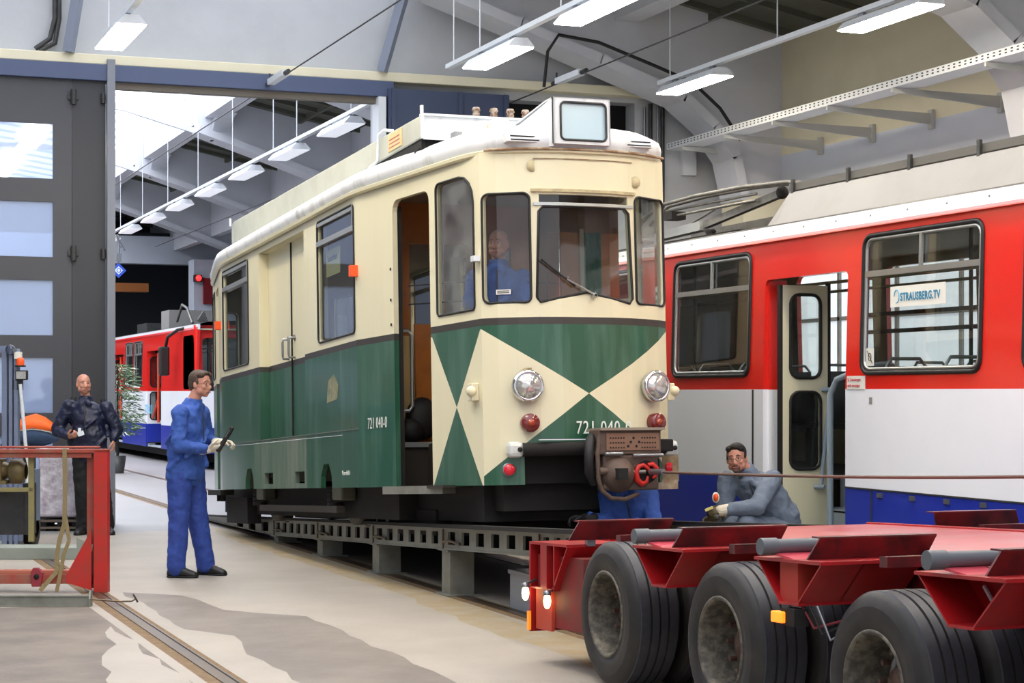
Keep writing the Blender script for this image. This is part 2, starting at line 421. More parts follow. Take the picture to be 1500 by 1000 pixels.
    m = MB().box((12.4, -8, 4.77), (12.7, 23.9, 6.6));  struct(m, 'wall_right_upper', CONCW)  # warm uplight here and cool light below are put into the wall colours
    # glowing panels added low in the right wall to brighten it behind the tram
    for k, (ya, yb) in enumerate(((17.1, 22.5), (10.2, 15.9), (3.3, 9.0))):
        w_ = MB().box((12.36, ya, .95), (12.39, yb, 3.45)); struct(w_, 'window_%d' % (k+3), mat('daylight_window', '#e8edf5', .4, emit='#e6edfa', es=.95))
        f = MB(); yy = ya
        while yy < yb+.05: f.box((12.33, yy-.03, .9), (12.37, yy+.03, 3.5)); yy += (yb-ya)/4
        for z in (.92, 2.5, 3.45): f.box((12.33, ya, z), (12.37, yb, z+.05))
        struct(f, 'window_frame', GREYP)
    # concrete columns and girders
    prof = [(7.3, 6.62), (8.6, 6.2), (9.7, 5.82), (10.9, 5.40), (11.35, 5.05), (11.65, 4.65), (11.78, 4.1)]
    roof = lambda x: 7.3-.2*(x-7.8)
    GR = [22.9, 16.3, 9.4, 2.5]; GF = [30.1, 37, 43.9, 50.8]
    for y in GR+GF:
        g = MB()
        pts = [V((x, y-.15, zz)) for x, zz in prof]
        top = [V((12.4, y-.15, 4.1)), V((12.4, y-.15, 6.5)), V((7.8, y-.15, roof(7.8)+.3)), V((7.3, y-.15, 7.6))]
        g.prism(pts+top, (0, .3, 0))
        for a, b in zip(prof, prof[1:]):      # wide bottom flange
            g.bar((a[0], y, a[1]+.06), (b[0]+.01*(b[0]-a[0]), y, b[1]+.055), .62, .13)
        for a, b in (((7.5, 6.62), (5.9, 7.05)), ((5.9, 7.05), (5.0, 7.12)), ((5.0, 7.12), (-6, 7.12))): g.bar((a[0], y, a[1]), (b[0], y, b[1]), .09, .10)
        struct(g, 'roof_girder', GIRD)
        struct(MB().box((11.74, y-.3, -.02), (12.42, y+.32, 4.2)), 'column', CONCW if y == 22.9 else GIRD)
    # roof: dark ribbed soffit, longitudinal beams and coved edge beam
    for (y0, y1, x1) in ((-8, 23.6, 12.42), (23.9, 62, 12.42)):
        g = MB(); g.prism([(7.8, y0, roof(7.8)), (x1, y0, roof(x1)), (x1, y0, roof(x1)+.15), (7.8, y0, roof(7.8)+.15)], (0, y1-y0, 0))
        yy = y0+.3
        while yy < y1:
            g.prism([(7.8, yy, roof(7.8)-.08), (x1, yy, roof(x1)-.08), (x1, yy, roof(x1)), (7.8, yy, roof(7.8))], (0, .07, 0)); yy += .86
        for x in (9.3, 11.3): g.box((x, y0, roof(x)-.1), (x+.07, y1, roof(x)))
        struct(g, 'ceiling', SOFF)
        struct(MB().box((7.45, y0, 6.93), (7.85, y1, 7.75)), 'edge_beam', GIRD)
    struct(MB().box((9.95, -8, 6.42), (10.3, 23.6, 6.9)), 'ceiling_beam', GIRD)
    struct(MB().box((10.4, 23.9, 5.75), (10.6, 60, 6.8)), 'ceiling_beam', GIRD)
    # coves between edge beam and girders
    for y in GF:
        for s in (-1, 1):
            g = MB(); pts = []
            for i in range(7):
                a = PI/2*i/6; pts.append(V((7.6, y+s*(.1+.7*(1-math.sin(a))), 6.95-.45*(1-math.cos(a)))))
            pts.append(V((7.6, y+s*.1, 6.95)))
            g.prism(pts, (.35, 0, 0)); g.box((7.6, y-.1, 6.5), (7.95, y+.1, 6.95)); struct(g, 'beam_cove', GIRD)
    # glazed skylight slopes
    for (y0, y1) in ((-8, 23.6), (23.9, 62)):
        struct(MB().prism([(7.45, y0, 7.62), (-6, y0, 9.6), (-6, y0, 9.66), (7.45, y0, 7.68)], (0, y1-y0, 0)), 'window_2', SKYG if y0 < 0 else mat('far_skylight_glazing', '#ffffff', .5, emit='#eef3ff', es=4.5))
        g = MB(); yy = y0
        while yy < y1: g.bar((7.45, yy, 7.6), (-6, yy, 9.58), .05, .07); yy += 1.15
        struct(g, 'glazing_bars', WHITEM)
        struct(MB().box((-14.1, y0, 9.4), (-6, y1, 9.6)), 'ceiling_left', CONC)
    # steel struts
    for a, b in (((6.99, 23.35, 5.68), (7.3, 23.1, 6.95)), ((3.07, 23.35, 5.68), (3.3, 23.2, 7.2))):
        struct(MB().bar(a, b, .11, .11), 'steel_strut', mat('strut_grey', '#7c8494', .5))
    g = MB().tube([(2.93, 23.5, 7.0), (2.93, 23.5, 6.1), (2.87, 23.5, 5.85), (2.7, 23.5, 5.72)], .03, 8); g.tube([(2.98, 23.5, 7.0), (2.98, 23.5, 6.1), (2.93, 23.5, 5.8), (2.75, 23.5, 5.7)], .03, 8)
    tag(g.build('cable_bend', GREYD), 'pair of black cables bending down above the grey gate', 'cable')
    # left and far walls
    struct(MB().box((-14.2, -8, -.05), (-14, 62, 9.5)), 'wall_left', CONC)
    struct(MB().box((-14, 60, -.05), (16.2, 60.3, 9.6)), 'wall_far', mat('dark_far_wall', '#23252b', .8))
    struct(MB().box((12.4, 23.9, -.05), (12.7, 60, 9.5)), 'wall_far_right', CONCG)
    struct(MB().box((-5, 56, 5.35), (12.4, 56.5, 6.15)), 'far_beam', CONCG)
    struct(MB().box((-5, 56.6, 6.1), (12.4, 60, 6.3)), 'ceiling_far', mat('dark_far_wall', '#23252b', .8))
    struct(MB().box((10.7, 54.5, 0), (11.9, 55.3, 5.4)), 'column', CONCG)
    struct(MB().box((5.2, 57.2, 3.02), (10.0, 57.35, 3.12)), 'trim_5', mat('far_rail', '#6c7268', .6))
    # gate leaf on the left
    t = empty('folding_gate', (1.7, 23.45, 0), label='tall dark grey folding gate with square panes, left of the opening', cat='gate')
    m = MB(); fw = lambda u, v, d: V((u, -.03+d, v))
    panel(m, [(-1.5, .03), (1.42, .03), (1.42, 5.5), (-1.5, 5.5)], [[(a, b), (a+1.04, b), (a+1.04, b+.66), (a, b+.66)] for a in (-1.2, .16) for b in (.42, 1.35, 2.28, 3.22, 4.16)], (), fw, .06)
    m.build('gate_leaf', GATE, t)
    for a in (-1.2, .16):
        for b in (.42, 1.35, 2.28, 3.22, 4.16): MB().box((a, -.005, b), (a+1.04, .005, b+.66)).build('pane', GLG, t)
    m = MB().box((1.425, -.03, .03), (1.82, .02, 5.5)); m.build('narrow_leaf', mat('gate_grey_dark', '#35363a', .5), t)
    for z in (1.45, 3.27, 5.15):
        m = MB().tube([(1.435, -.07, z-.09), (1.435, -.07, z+.09)], .035, 10); m.box((1.37, -.06, z-.03), (1.5, -.03, z+.03)); m.build('hinge', GREYD, t)
        MB().tube([(1.79, -.06, z-.06), (1.79, -.06, z+.06)], .03, 8).build('hinge', GREYD, t)
    m = MB().box((1.83, -.125, 0), (1.925, .05, 5.62)); m.build('gate_post', mat('post_grey', '#7d818a', .5), t)
def frosted():
    m = bpy.data.materials.new('frosted_gate_glass'); m.use_nodes = True; nt = m.node_tree; N = nt.nodes; L = nt.links; N.clear()
    o = N.new('ShaderNodeOutputMaterial'); t = N.new('ShaderNodeBsdfTransparent'); d = N.new('ShaderNodeBsdfTranslucent'); g = N.new('ShaderNodeBsdfGlossy'); e = N.new('ShaderNodeBsdfDiffuse')
    t.inputs[0].default_value = lin('#d5e0f2'); d.inputs[0].default_value = lin('#dbe6fa'); e.inputs[0].default_value = lin('#b9c8e0'); g.inputs['Roughness'].default_value = .06
    a = N.new('ShaderNodeMixShader'); a.inputs[0].default_value = .5; b = N.new('ShaderNodeMixShader'); b.inputs[0].default_value = .45; c = N.new('ShaderNodeMixShader'); c.inputs[0].default_value = .14
    L.new(d.outputs[0], a.inputs[1]); L.new(e.outputs[0], a.inputs[2]); L.new(t.outputs[0], b.inputs[1]); L.new(a.outputs[0], b.inputs[2]); L.new(b.outputs[0], c.inputs[1]); L.new(g.outputs[0], c.inputs[2]); L.new(c.outputs[0], o.inputs[0])
    return m
GLG = frosted()
hall()

# ------------------------------------------------------------------ luminaires, trays, wires
def luminaires():
    def fixture(name='ceiling_luminaire'):
        t = empty(name)
        m = MB(); m.prism([(-.07, 0, .09), (.07, 0, .09), (.15, 0, 0), (-.15, 0, 0)], (0, 1.5, 0)); m.build('housing', WHITEM, t)
        m = MB().box((-.14, .02, -.012), (.14, 1.48, -.001)); m.build('diffuser', LAMPW, t)
        m = MB().box((-.02, .2, .09), (.02, .3, .14)); m.box((-.02, 1.2, .09), (.02, 1.3, .14)); m.build('clamp', STEEL, t) if False else [MB().box((-.02, yy, .09), (.02, yy+.1, .14)).build('clamp', STEEL, t) for yy in (.2, 1.2)]
        return t
    p = fixture(); first = [p]
    def put(x, y, z, label, group=None):
        o = first.pop() if first else copy_tree(p)
        o.location = (x, y, z); tag(o, label, 'light', group); return o
    z = 5.22
    for x, ys, who in ((7.12, (18.7, 15.95, 13.2, 10.4, 7.6), 'middle'), (9.92, (19.6, 15.3, 12, 9, 6), 'right'), (3.1, (18.9, 15.7, 12.5, 9.5), 'left')):
        for i, y in enumerate(ys):
            if who == 'middle': l = ['lit strip luminaire above the tram roof, lower end of the middle row', 'long lit luminaire cut by the top edge, middle row'][i] if i < 2 else 'lit strip luminaire of the middle row above the trailer'
            elif who == 'right': l = ['lit strip luminaire in front of the curved girder foot', 'bright strip luminaire high above the red and white tram'][i] if i < 2 else 'lit strip luminaire of the right row above the trailer'
            else: l = 'lit strip luminaire above the grey folding gate' if i == 0 else 'long strip luminaire of the left row nearer than the one above the gate'
            put(x, y, z, l, None if i < (1 if who == 'left' else 2) else ('left row luminaires' if who == 'left' else who+' row luminaires'))
    for k in range(9):
        o = put(7.05, 24.8+2.95*k, 5.22, 'small strip luminaire on the long row in the far hall', 'far hall luminaires')
        for ch in o.children:
            if ch.name.startswith('diffuser'): ch.data = ch.data.copy(); ch.data.materials[0] = LAMPD
    for k in range(6): put(3.2, 27.6+4.0*k, 5.22, 'lit luminaire seen through the panes of the grey gate', 'luminaires behind the gate')
    def rail(x, y0, y1, label, name='lighting_rail', yb=()):
        t = empty(name, (x, y0, 5.36), label=label, cat='lighting rail')
        MB().box((-.035, 0, 0), (.035, y1-y0, .05)).build('channel', WHITEM, t)
        for yy in yb: MB().tube([(0, yy-y0, .05), (0, yy-y0, 1.9)], .008, 6).build('hanger_rod', WHITEM, t)
    rail(7.12, 5, 21.1, 'white lighting rail ending in front of the back wall', yb=(20.9, 20.0, 17.6, 14.9, 12))
    rail(9.92, 4, 21.3, 'lighting rail hung below the dark ribbed soffit', yb=(21.0, 18.3, 15.1, 12))
    rail(3.1, 5, 20.6, 'lighting rail above the grey gate', yb=(20.4, 18.4, 15.4))
    rail(7.05, 24.0, 51, 'long white lighting rail in the hall behind the gate', yb=(25, 28, 29.5, 32.5, 35.5, 38.6, 41.6, 44.6, 48))
    rail(3.2, 26, 51, 'lighting rail seen through the gate panes', yb=(28, 34, 40))
    # cable tray
    t = empty('cable_tray', (11.15, 4, 4.86), label='long perforated white cable tray along the right wall', cat='cable tray')
    m = MB().box((-.14, 0, 0), (.14, 19.4, .012)); m.box((-.15, 0, 0), (-.14, 19.4, .085)); m.box((.14, 0, 0), (.15, 19.4, .085)); m.build('channel', WHITEM, t)
    m = MB()
    for k in range(96):
        for zz in (.025, .055): m.box((-.153, 10+k*.098, zz), (-.1505, 10+k*.098+.035, zz+.014))
    tag(m.build('perforations', GREYD, t), kind='stuff')
    for y in (22.9, 21.66, 20.39, 19.09, 17.72, 16.0, 14.2, 12.4):
        b = MB(); b.prism([(-.16, y-4, -.005), (1.24, y-4, -.02), (1.24, y-4, -.15), (-.16, y-4, -.05)], (0, .03, 0)); b.box((1.2, y-4-.03, -.2), (1.245, y-4+.06, .02)); b.build('bracket', mat('bracket_grey', '#b9bab6', .5), t)
    # overhead contact wires with insulators
    for x, yi, lab in ((5.5, 22.9, 'thin overhead wire with white insulator above the gate opening'), (8.8, 21.6, 'thin overhead wire with white insulator left of the curved girder')):
        t = empty('overhead_wire', (x, 0, 5.42), label=lab, cat='wire')
        MB().tube([(0, -2, 0), (0, yi, -.02), (0, 50, -.03)], .009, 6).build('wire', GREYD, t)
        m = MB().box((-.045, yi-.5, -.03), (.045, yi+.25, .04)); m.build('insulator', WHITEM, t)
        MB().tube([(0, yi-.65, 0), (0, yi-.5, 0)], .03, 8).build('clamp', GREYD, t); m = MB().tube([(0, yi+.25, 0), (0, yi+.42, 0)], .03, 8); m.tube([(0, yi+.3, 0), (0, yi+.3, .12)], .012, 6); m.build('clamp', GREYD, t)
    pts = [(8.85, 22.45, 5.45), (8.9, 22.45, 5.9), (9.05, 22.45, 6.12), (9.6, 22.45, 6.06), (10.3, 22.4, 5.82), (10.9, 22.4, 5.62), (11.3, 22.4, 5.3), (11.6, 22.4, 4.9)]
    tag(MB().tube(pts, .022, 8).build('black_cable', RUBBER), 'black cable sagging along the curved concrete girder', 'cable')
    t = empty('track_sign', (6.85, 43.6, 4.35), label='blue diamond sign with white centre hanging in the far hall', cat='sign')
    d = MB(); d.prism([(0, 0, -.17), (.17, 0, 0), (0, 0, .17), (-.17, 0, 0)], (0, .02, 0)); d.build('plate', SIGNB, t)
    d = MB(); d.prism([(0, -.006, -.095), (.095, -.006, 0), (0, -.006, .095), (-.095, -.006, 0)], (0, .004, 0)); d.build('white_diamond', mat('sign_white', '#c9d6f0', .5, emit='#c9d6f0', es=.3), t)
    d = MB().lathe([(.035, 0), (.05, 0), (.05, .004), (.035, .004), (.035, 0)], (0, -.012, 0), (0, 1, 0), 16); d.build('ring', SIGNB, t)
    d = MB().tube([(0, .01, .17), (0, .01, .8)], .02, 6); d.box((-.06, -.03, .2), (.06, .05, .38)); d.tube([(-.05, 0, .8), (.02, 0, .66), (.14, 0, .45), (.02, 0, .55), (-.05, 0, .8)], .015, 6); d.build('hanger', STEEL, t)
    tag(MB().box((7.6, 53.3, 4.38), (9.2, 53.7, 4.62)).build('crane_beam', CRANE), 'orange crane beam high on the dark far wall', 'crane')
    t = empty('red_wall_box', (11.4, 54.3, 4.5), label='dark red box on the far concrete pillar', cat='box'); MB().box((-.45, 0, -.38), (.5, .18, .36)).build('case', SIGNR, t); MB().box((-.05, -.01, .15), (.35, 0, .38)).build('mark', PAPER, t)
    t = empty('signal_lamp', (10.78, 54.2, 4.85), label='small glowing red signal lamp in the far hall', cat='lamp'); MB().ell((0, 0, 0), .08).build('lens', REDG, t); MB().box((-.1, .05, -.1), (.1, .298, .1)).build('lamp_case', GREYD, t)
luminaires()

# ------------------------------------------------------------------ cream and green work tram
def old_tram():
    al = math.atan(.0508)
    T = empty('work_tram', (5.5, 13.23, .52), (-al, 0, 0), 'old cream and green work tram with diamond pattern front, rolling up the ramp', 'tram')
    half = [(0, -.24), (-.2, -.235), (-.37, -.205), (-.52, -.15), (-.65, -.08), (-.75, 0), (-1.1, 2.12), (-1.1, 7.54), (-.75, 9.66), (-.4, 9.85), (0, 9.9)]
    us = [0]
    for a, b in zip(half, half[1:]): us.append(us[-1]+math.dist(a, b))
    nrm = []
    for i in range(len(half)):
        a = half[max(i-1, 0)]; b = half[min(i+1, len(half)-1)]
        if i in (0, len(half)-1): n = V((0, -1 if i == 0 else 1))
        else:
            d1 = (V(half[i])-V(half[i-1])).normalized(); d2 = (V(half[i+1])-V(half[i])).normalized()
            n = ((V((-d1.y, d1.x))+V((-d2.y, d2.x))).normalized())
            n = n/max(.5, n.dot(V((-d1.y, d1.x))))
            if n.dot(V(half[i])-V((0, 5))) < 0: n = -n
        nrm.append(n)
    def at(u, d=0, sgn=-1):
        i = 0
        while i < len(us)-2 and u > us[i+1]: i += 1
        t = (u-us[i])/(us[i+1]-us[i])
        p = V(half[i]).lerp(V(half[i+1]), t) - nrm[i].lerp(nrm[i+1], t)*d
        return V((p.x if sgn < 0 else -p.x, p.y))
    def FM(sgn): return lambda u, z, d: V((*at(u, d, sgn), z))
    uf = us[5]; us2 = us[6]; us3 = us[7]; ur = us[8]; ue = us[-1]
    def us_y(y):      # unrolled coordinate on the side at local y
        if y < 0: return 0
        if y < 2.12: return uf+(us2-uf)*y/2.12
        if y < 7.54: return us2+(y-2.12)
        return us3+(ur-us3)*(y-7.54)/2.12
    Z0, Z1 = .393, 2.853
    def holes(sgn):
        h = []
        h.append(('front', [(-.0, 2.445), (-.0, 1.80), (.395, 1.735), (.40, 1.77), (.375, 2.41), (.34, 2.445)]) if False else None)
        h = []
        h.append(('corner', rr(.43, 1.735, uf-.02, 2.545, (.04, .05, .05, .05))))
        h.append(('tap', rr(us_y(.09), 1.70, us_y(.68), 2.72, (.03, .03, .05, .22) if True else .03)))
        h.append(('door', rr(us_y(.80), .30, us_y(1.43), 2.70, (.001, .001, .09, .09))))
        h.append(('side', rr(us_y(2.16), 1.69, us_y(3.36), 2.775, .05)))
        if sgn < 0: h.append(('recess', [(us_y(3.86), .882), (us_y(5.70), .882), (us_y(5.70), 2.775), (us_y(3.86), 2.775)]))
        else: h.append(('side', rr(us_y(3.9), 1.69, us_y(5.7), 2.775, .05)))
        h.append(('side', rr(us_y(6.17), 1.69, us_y(7.42), 2.775, .05)))
        h.append(('door', rr(us_y(8.1), .30, us_y(8.8), 2.70, (.001, .001, .09, .09))))
        h.append(('rtap', rr(us_y(9.0), 1.70, us_y(9.55), 2.72, .05)))
        h.append(('rcorner', rr(ur+.03, 1.735, ue-.42, 2.545, .05)))
        if sgn < 0:
            for y in (2.96, 6.02): h.append(('arch', [(us_y(y), .3), (us_y(y+.40), .3), (us_y(y+.38), .5), (us_y(y+.29), .6), (us_y(y+.12), .61), (us_y(y+.02), .5)]))
            for y in (3.93, 5.18): h.append(('vent', rr(us_y(y), .44, us_y(y+.36), .55, .005)))
        h.append(('skirt', [(-.01, .3), (.50 if sgn < 0 else .66, .3), (.50 if sgn < 0 else .66, .625), (-.01, .625)]))
        return h
    body = MB(); mats = [CREAM, GREEN, BANDM, GREYDOOR, INTC]
    for sgn in (-1, 1):
        hs = holes(sgn); H = [p for _, p in hs]
        H.append([(-.01, 1.80), (.365, 1.73), (.39, 1.76), (.368, 2.41), (.335, 2.45), (-.01, 2.45)])
        H.append([(-.01, 2.475), (.36, 2.475), (.36, 2.535), (-.01, 2.535)])
        um = (uf+us_y(.80))/2; ud = us_y(.80)
        Zn = [([(0, Z0), (ue, Z0), (ue, 1.575), (0, 1.575)], 1),
              ([(0, 1.06), (uf, .46), (uf, 1.545)], 0), ([(ue, 1.06), (ur, .46), (ur, 1.545)], 0),
              ([(uf, Z0), (ud, Z0), (ud, 1.545), (uf, 1.545)], 0),
              ([(uf, 1.575), (ud, 1.575), (um, .985)], 1), ([(uf+.02, Z0), (ud-.01, Z0), (um, .985)], 1)]
        if sgn < 0: Zn += [([(us_y(3.86), Z0), (us_y(6.0), Z0), (us_y(6.0), .88), (us_y(3.86), .88)], 3)]
        b0 = 1.575
        Zn += [([(0, 1.572), (ue, 1.572), (ue, 1.625), (0, 1.625)], 2)]
        cuts = [[(u, Z0-.01), (u, Z1+.01)] for u in us[1:-1]]
        panel(body, [(0, Z0), (ue, Z0), (ue, Z1), (0, Z1)], H, Zn, FM(sgn), .045, 0, 4, cuts)
    body.build('body', mats, T)
    # recessed sliding doors on the left
    m = MB(); x = -1.0
    def fx(u, z, d): return V((x+d, u, z))
    panel(m, [(3.5, .88), (5.7, .88), (5.7, 2.80), (3.5, 2.80)], (), [([(3.5, .88), (5.7, .88), (5.7, 1.575), (3.5, 1.575)], 1), ([(3.5, 1.572), (5.7, 1.572), (5.7, 1.63), (3.5, 1.63)], 2)], fx, .03)
    m.box((-1.095, 5.70, .88), (-1.0, 5.715, 1.572), 1); m.box((-1.095, 5.70, 1.572), (-1.0, 5.715, 1.625), 2); m.box((-1.095, 5.70, 1.625), (-1.0, 5.715, 2.77), 0)
    m.box((-1.095, 3.86, 2.775), (-1.0, 5.70, 2.79), 0); m.box((-1.095, 3.86, .872), (-1.0, 5.70, .882), 1)
    dr = m.build('sliding_door', [CREAM, GREEN, BANDM], T)
    MB().box((-1.012, 4.715, .9), (-.998, 4.735, 2.77)).build('door_gap', DARK, dr)
    for y in (4.62, 4.86):
        h = MB().tube([(-1.0, y, 1.84), (-1.06, y, 1.84), (-1.065, y, 1.80), (-1.065, y, 1.68), (-1.06, y, 1.65), (-1.0, y, 1.65)], .012, 8); h.lathe([(.03, 0), (.03, .012)], (-1.0, y, 1.84), (-1, 0, 0), 10); h.build('door_handle', STEEL, dr)
    # window frames and panes
    def window(poly, sgn, g=GL, gask=.009, bar=None, name='window', d=.0, split=None):
        pts = [V((*at(u, -.004+d, sgn), z)) for u, z in poly]
        f = MB().tube(pts, gask, 6, closed=True)
        if bar:
            u0 = min(p[0] for p in poly); u1 = max(p[0] for p in poly)
            f.mi = 1
            f.bar(V((*at(u0, .0, sgn), bar)), V((*at(u1, .0, sgn), bar)), .03, .045)
            f.bar(V((*at(u0+.03, .0, sgn), bar)), V((*at(u0+.03, .0, sgn), max(p[1] for p in poly))), .025, .02)
            f.bar(V((*at(u0+.02, .0, sgn), max(p[1] for p in poly)-.03)), V((*at(u1, .0, sgn), max(p[1] for p in poly)-.03)), .02, .03)
        fo = f.build(name, [RUBBER, ALU], T)
        q = MB(); cuts = [[(u, 0), (u, 3)] for u in us[1:-1] if min(p[0] for p in poly)+.01 < u < max(p[0] for p in poly)-.01]
        panel(q, poly, (), (), lambda u, z, dd: V((*at(u, .02+dd, sgn), z)), 0, cuts=cuts)
        q.build('pane', g, fo, weld=True)
        return fo
    for sgn in (-1, 1):
        for k, p in holes(sgn):
            if k in ('side',): window(p, sgn, GLD if sgn < 0 else GL, bar=2.575)
            elif k in ('tap', 'rtap'): window(p, sgn, GLF)
            elif k in ('corner', 'rcorner'): window(p, sgn, GL if sgn < 0 else GLF, gask=.010)
    # middle windscreen with the raised centre
    pts = [(-.362, 1.735), (0, 1.81), (.362, 1.735), (.385, 1.77), (.362, 2.41), (.33, 2.445), (-.33, 2.445), (-.362, 2.41), (-.385, 1.77)]
    yy = lambda x: -.245+.27*abs(x)**2
    f = MB().tube([V((a, yy(a)-.0, b)) for a, b in pts], .010, 6, closed=True)
    fo = f.build('windscreen', RUBBER, T)
    q = MB(); xs = [-.38, -.2, 0, .2, .38]
    panel(q, pts, (), (), lambda u, z, d: V((u, yy(u)+.02, z)), 0, cuts=[[(c, 1.5), (c, 2.6)] for c in (-.2, 0, .2)]); q.build('pane', GL, fo)
    q = MB(); panel(q, [(-.36, 2.475), (.36, 2.475), (.36, 2.535), (-.36, 2.535)], (), (), lambda u, z, d: V((u, yy(u)+.02, z)), 0, cuts=[[(c, 2.3), (c, 2.6)] for c in (-.2, 0, .2)]); q.build('upper_pane', GLD, fo)
    m = MB(); 
    for i in range(8):
        a = -.42+.84*i/8; b = a+.105
        m.bar((a, yy(a)-.006, 2.562), (b, yy(b)-.006, 2.562), .022, .022)
    m.build('windscreen_gutter', mat('stained_cream', '#c2b38a', .7, var=.8, vcol='#8f8468', scale=12), T)
    m = MB()
    for i in range(8):
        a = -.40+.80*i/8; b = a+.10; m.bar((a, yy(a)-.003, 2.462), (b, yy(b)-.003, 2.462), .012, .020)
    m.build('windscreen_bar', ALU, T)
    w_ = MB().tube([(.05, -.27, 1.79), (-.17, -.27, 1.90), (-.16, -.275, 1.92)], .007, 6); w_.lathe([(.02, 0), (.02, .03), (.012, .04)], (.05, -.25, 1.785), (0, -1, 0), 10)
    w_.build('wiper_arm', ALU, T)
    MB().tube([(-.36, -.235, 2.05), (-.1, -.26, 1.85)], .008, 6).build('wiper_blade', RUBBER, T)
    m = MB().box((.05, -.252, 2.62), (.06, -.25, 2.62))
    # panel lines above the windscreen, patches
    m = MB(); 
    for i in range(7):
        a = -.4+.80*i/7; b = a+.8/7; m.bar((a, yy(a)-.004, 2.80), (b, yy(b)-.004, 2.80), .006, .006)
    m.build('panel_seam', RUST, T)
    for (a, z) in ((-.40, 2.745), (.43, 2.655)):
        MB().lathe([(.045, 0), (.045, .006), (.001, .006)], (a, yy(a)+.008, z), (0, -1, 0), 14).build('filled_hole', mat('filler', '#c2b690', .8), T)
    # front black stripe is painted; bumper
    m = MB(); 
    pts = [(-.52, -.21, .648), (-.3, -.275, .652), (0, -.30, .655), (.3, -.275, .655), (.62, -.20, .655)]
    bp = MB().tube(pts, .052, 12).build('bumper', SOOT, T)
    for x, y in ((-.575, -.19), (.675, -.18)):
        MB().box((x-.062, y-.05, .592), (x+.058, y+.05, .708)).build('bumper_end', mat('worn_white', '#c9cbc6', .5), bp, bevel=.032)
        MB().lathe([(.018, 0), (.018, .012), (.001, .012)], (x+.02, y-.05, .65), (0, -1, 0), 8).build('bolt', DARK, bp)
    MB().box((-.42, -.30, .715), (.35, -.27, .722)).build('white_strip', WHITEM, T)
    # lamps
    def headlight(x):
        c = V((x, yy(x)-.0, 1.115)); ax = V((x*.35, -1, 0)).normalized()
        h = MB().lathe([(.098, -.03), (.112, .0), (.122, .03), (.118, .055), (.102, .072), (.094, .062)], c, ax, 28).build('headlight', CHROME, T)
        MB().lathe([(.094, .062), (.075, .082), (.04, .094), (.001, .098)], c, ax, 28).build('lens', LENS, h)
        MB().lathe([(.085, .02), (.001, .01)], c, ax, 20).build('reflector', CHROME, h)
    headlight(-.47); headlight(.60-.04)
    m = MB().lathe([(.13, 0), (.12, .008), (.001, .008)], (-.43, yy(-.43)+.02, 1.13), (-.15, -1, 0), 16); m.build('rust_ring', mat('rust_patch', '#5b3c2a', .9, var=.6, vcol='#c9bd8c', scale=20), T)
    for x in (-.455, .57):
        c = V((x, yy(x), .845)); ax = V((x*.35, -1, 0)).normalized()
        h = MB().lathe([(.068, -.02), (.068, .05), (.06, .06), (.001, .06)], c, ax, 22).build('tail_light', REDL, T)
        MB().lathe([(.03, .0), (.026, .066), (.001, .068)], c, ax, 16).build('amber_centre', REDL2, h)
    for x, y in ((-.60, -.125), (.72, -.03)):
        h = MB().lathe([(.042, -.02), (.042, .035), (.034, .045), (.001, .045)], (x, y, .505), (x*.3, -1, 0), 18).build('marker_lamp', REDB, T)
        MB().lathe([(.05, -.02), (.05, .012), (.043, .012)], (x, y, .505), (x*.3, -1, 0), 18).build('rim', STEEL, h)
    m = MB().box((-.02, -.02, -.12), (.17, .1, .10)); m.M = None
    MB().box((.62, -.07, .40), (.80, .02, .60)).build('lamp_bracket', mat('rusted_bracket', '#9a8668', .8, var=.8, vcol='#5b4632', scale=14), T)
    MB().box((.60, -.075, .34), (.79, -.01, .41)).build('frayed_panel_edge', RUST, T)
    for sgn, xx, yy2 in ((-1, -.79, .10), (1, .79, .06)):
        h = MB().box((xx-.03, yy2-.05, 1.02), (xx+.03, yy2+.05, 1.15)).build('side_lamp', CREAM, T, bevel=.006)
        MB().ell((xx+sgn*.03, yy2-.045, 1.09), .04).build('lens', CREAM, h)
    MB().box((-.81, -.02, 2.05), (-.76, .05, 2.09)).build('mirror_bracket', WHITEM, T)
    for y in (2.11, 7.60):
        MB().box((-1.16, y-.03, 2.155), (-1.09, y+.03, 2.25)).build('turn_indicator', ORANGE, T, bevel=.006)
    MB().box((1.09, 7.55, 2.155), (1.16, 7.61, 2.25)).build('turn_indicator', ORANGE, T)
    # cornice and roof
    full = [V(p) for p in half] + [V((-p[0], p[1])) for p in half[-2:0:-1]]
    # densify
    def ring(d, z, off=0):
        out = []
        n = len(full)
        for i, p in enumerate(full):
            cx = p.x*(1-d/1.1); cy = 4.83+(p.y-4.83)*(1-d/5.07)
            out.append(V((cx, cy, z)))
        return out
    def loft(rings, name, mt, smooth=True, capit=True):
        m = MB(); n = len(rings[0]); vs = [q for R in rings for q in R]
        fs = [(i*n+k, i*n+(k+1) % n, (i+1)*n+(k+1) % n, (i+1)*n+k) for i in range(len(rings)-1) for k in range(n)]
        m.add(vs, fs, 0, smooth)
        if capit: m.add(rings[-1], [list(range(n))], 0, smooth)
        return m.build(name, mt, T)
    # rounder outline for the roof
    base = []
    n = len(full)
    for i in range(n):
        a, b = full[i], full[(i+1) % n]
        k = max(1, int((b-a).length/.15))
        for j in range(k): base.append(a.lerp(b, j/k))
    for _ in range(4): base = [base[i]*.5+(base[i-1]+base[(i+1) % len(base)])*.25 for i in range(len(base))]
    sharp = full; full = base
    loft([ring(-.012, 2.835), ring(-.045, 2.845), ring(-.05, 2.868), ring(-.03, 2.88), ring(.05, 2.885)], 'cornice', [CREAM], False, False)
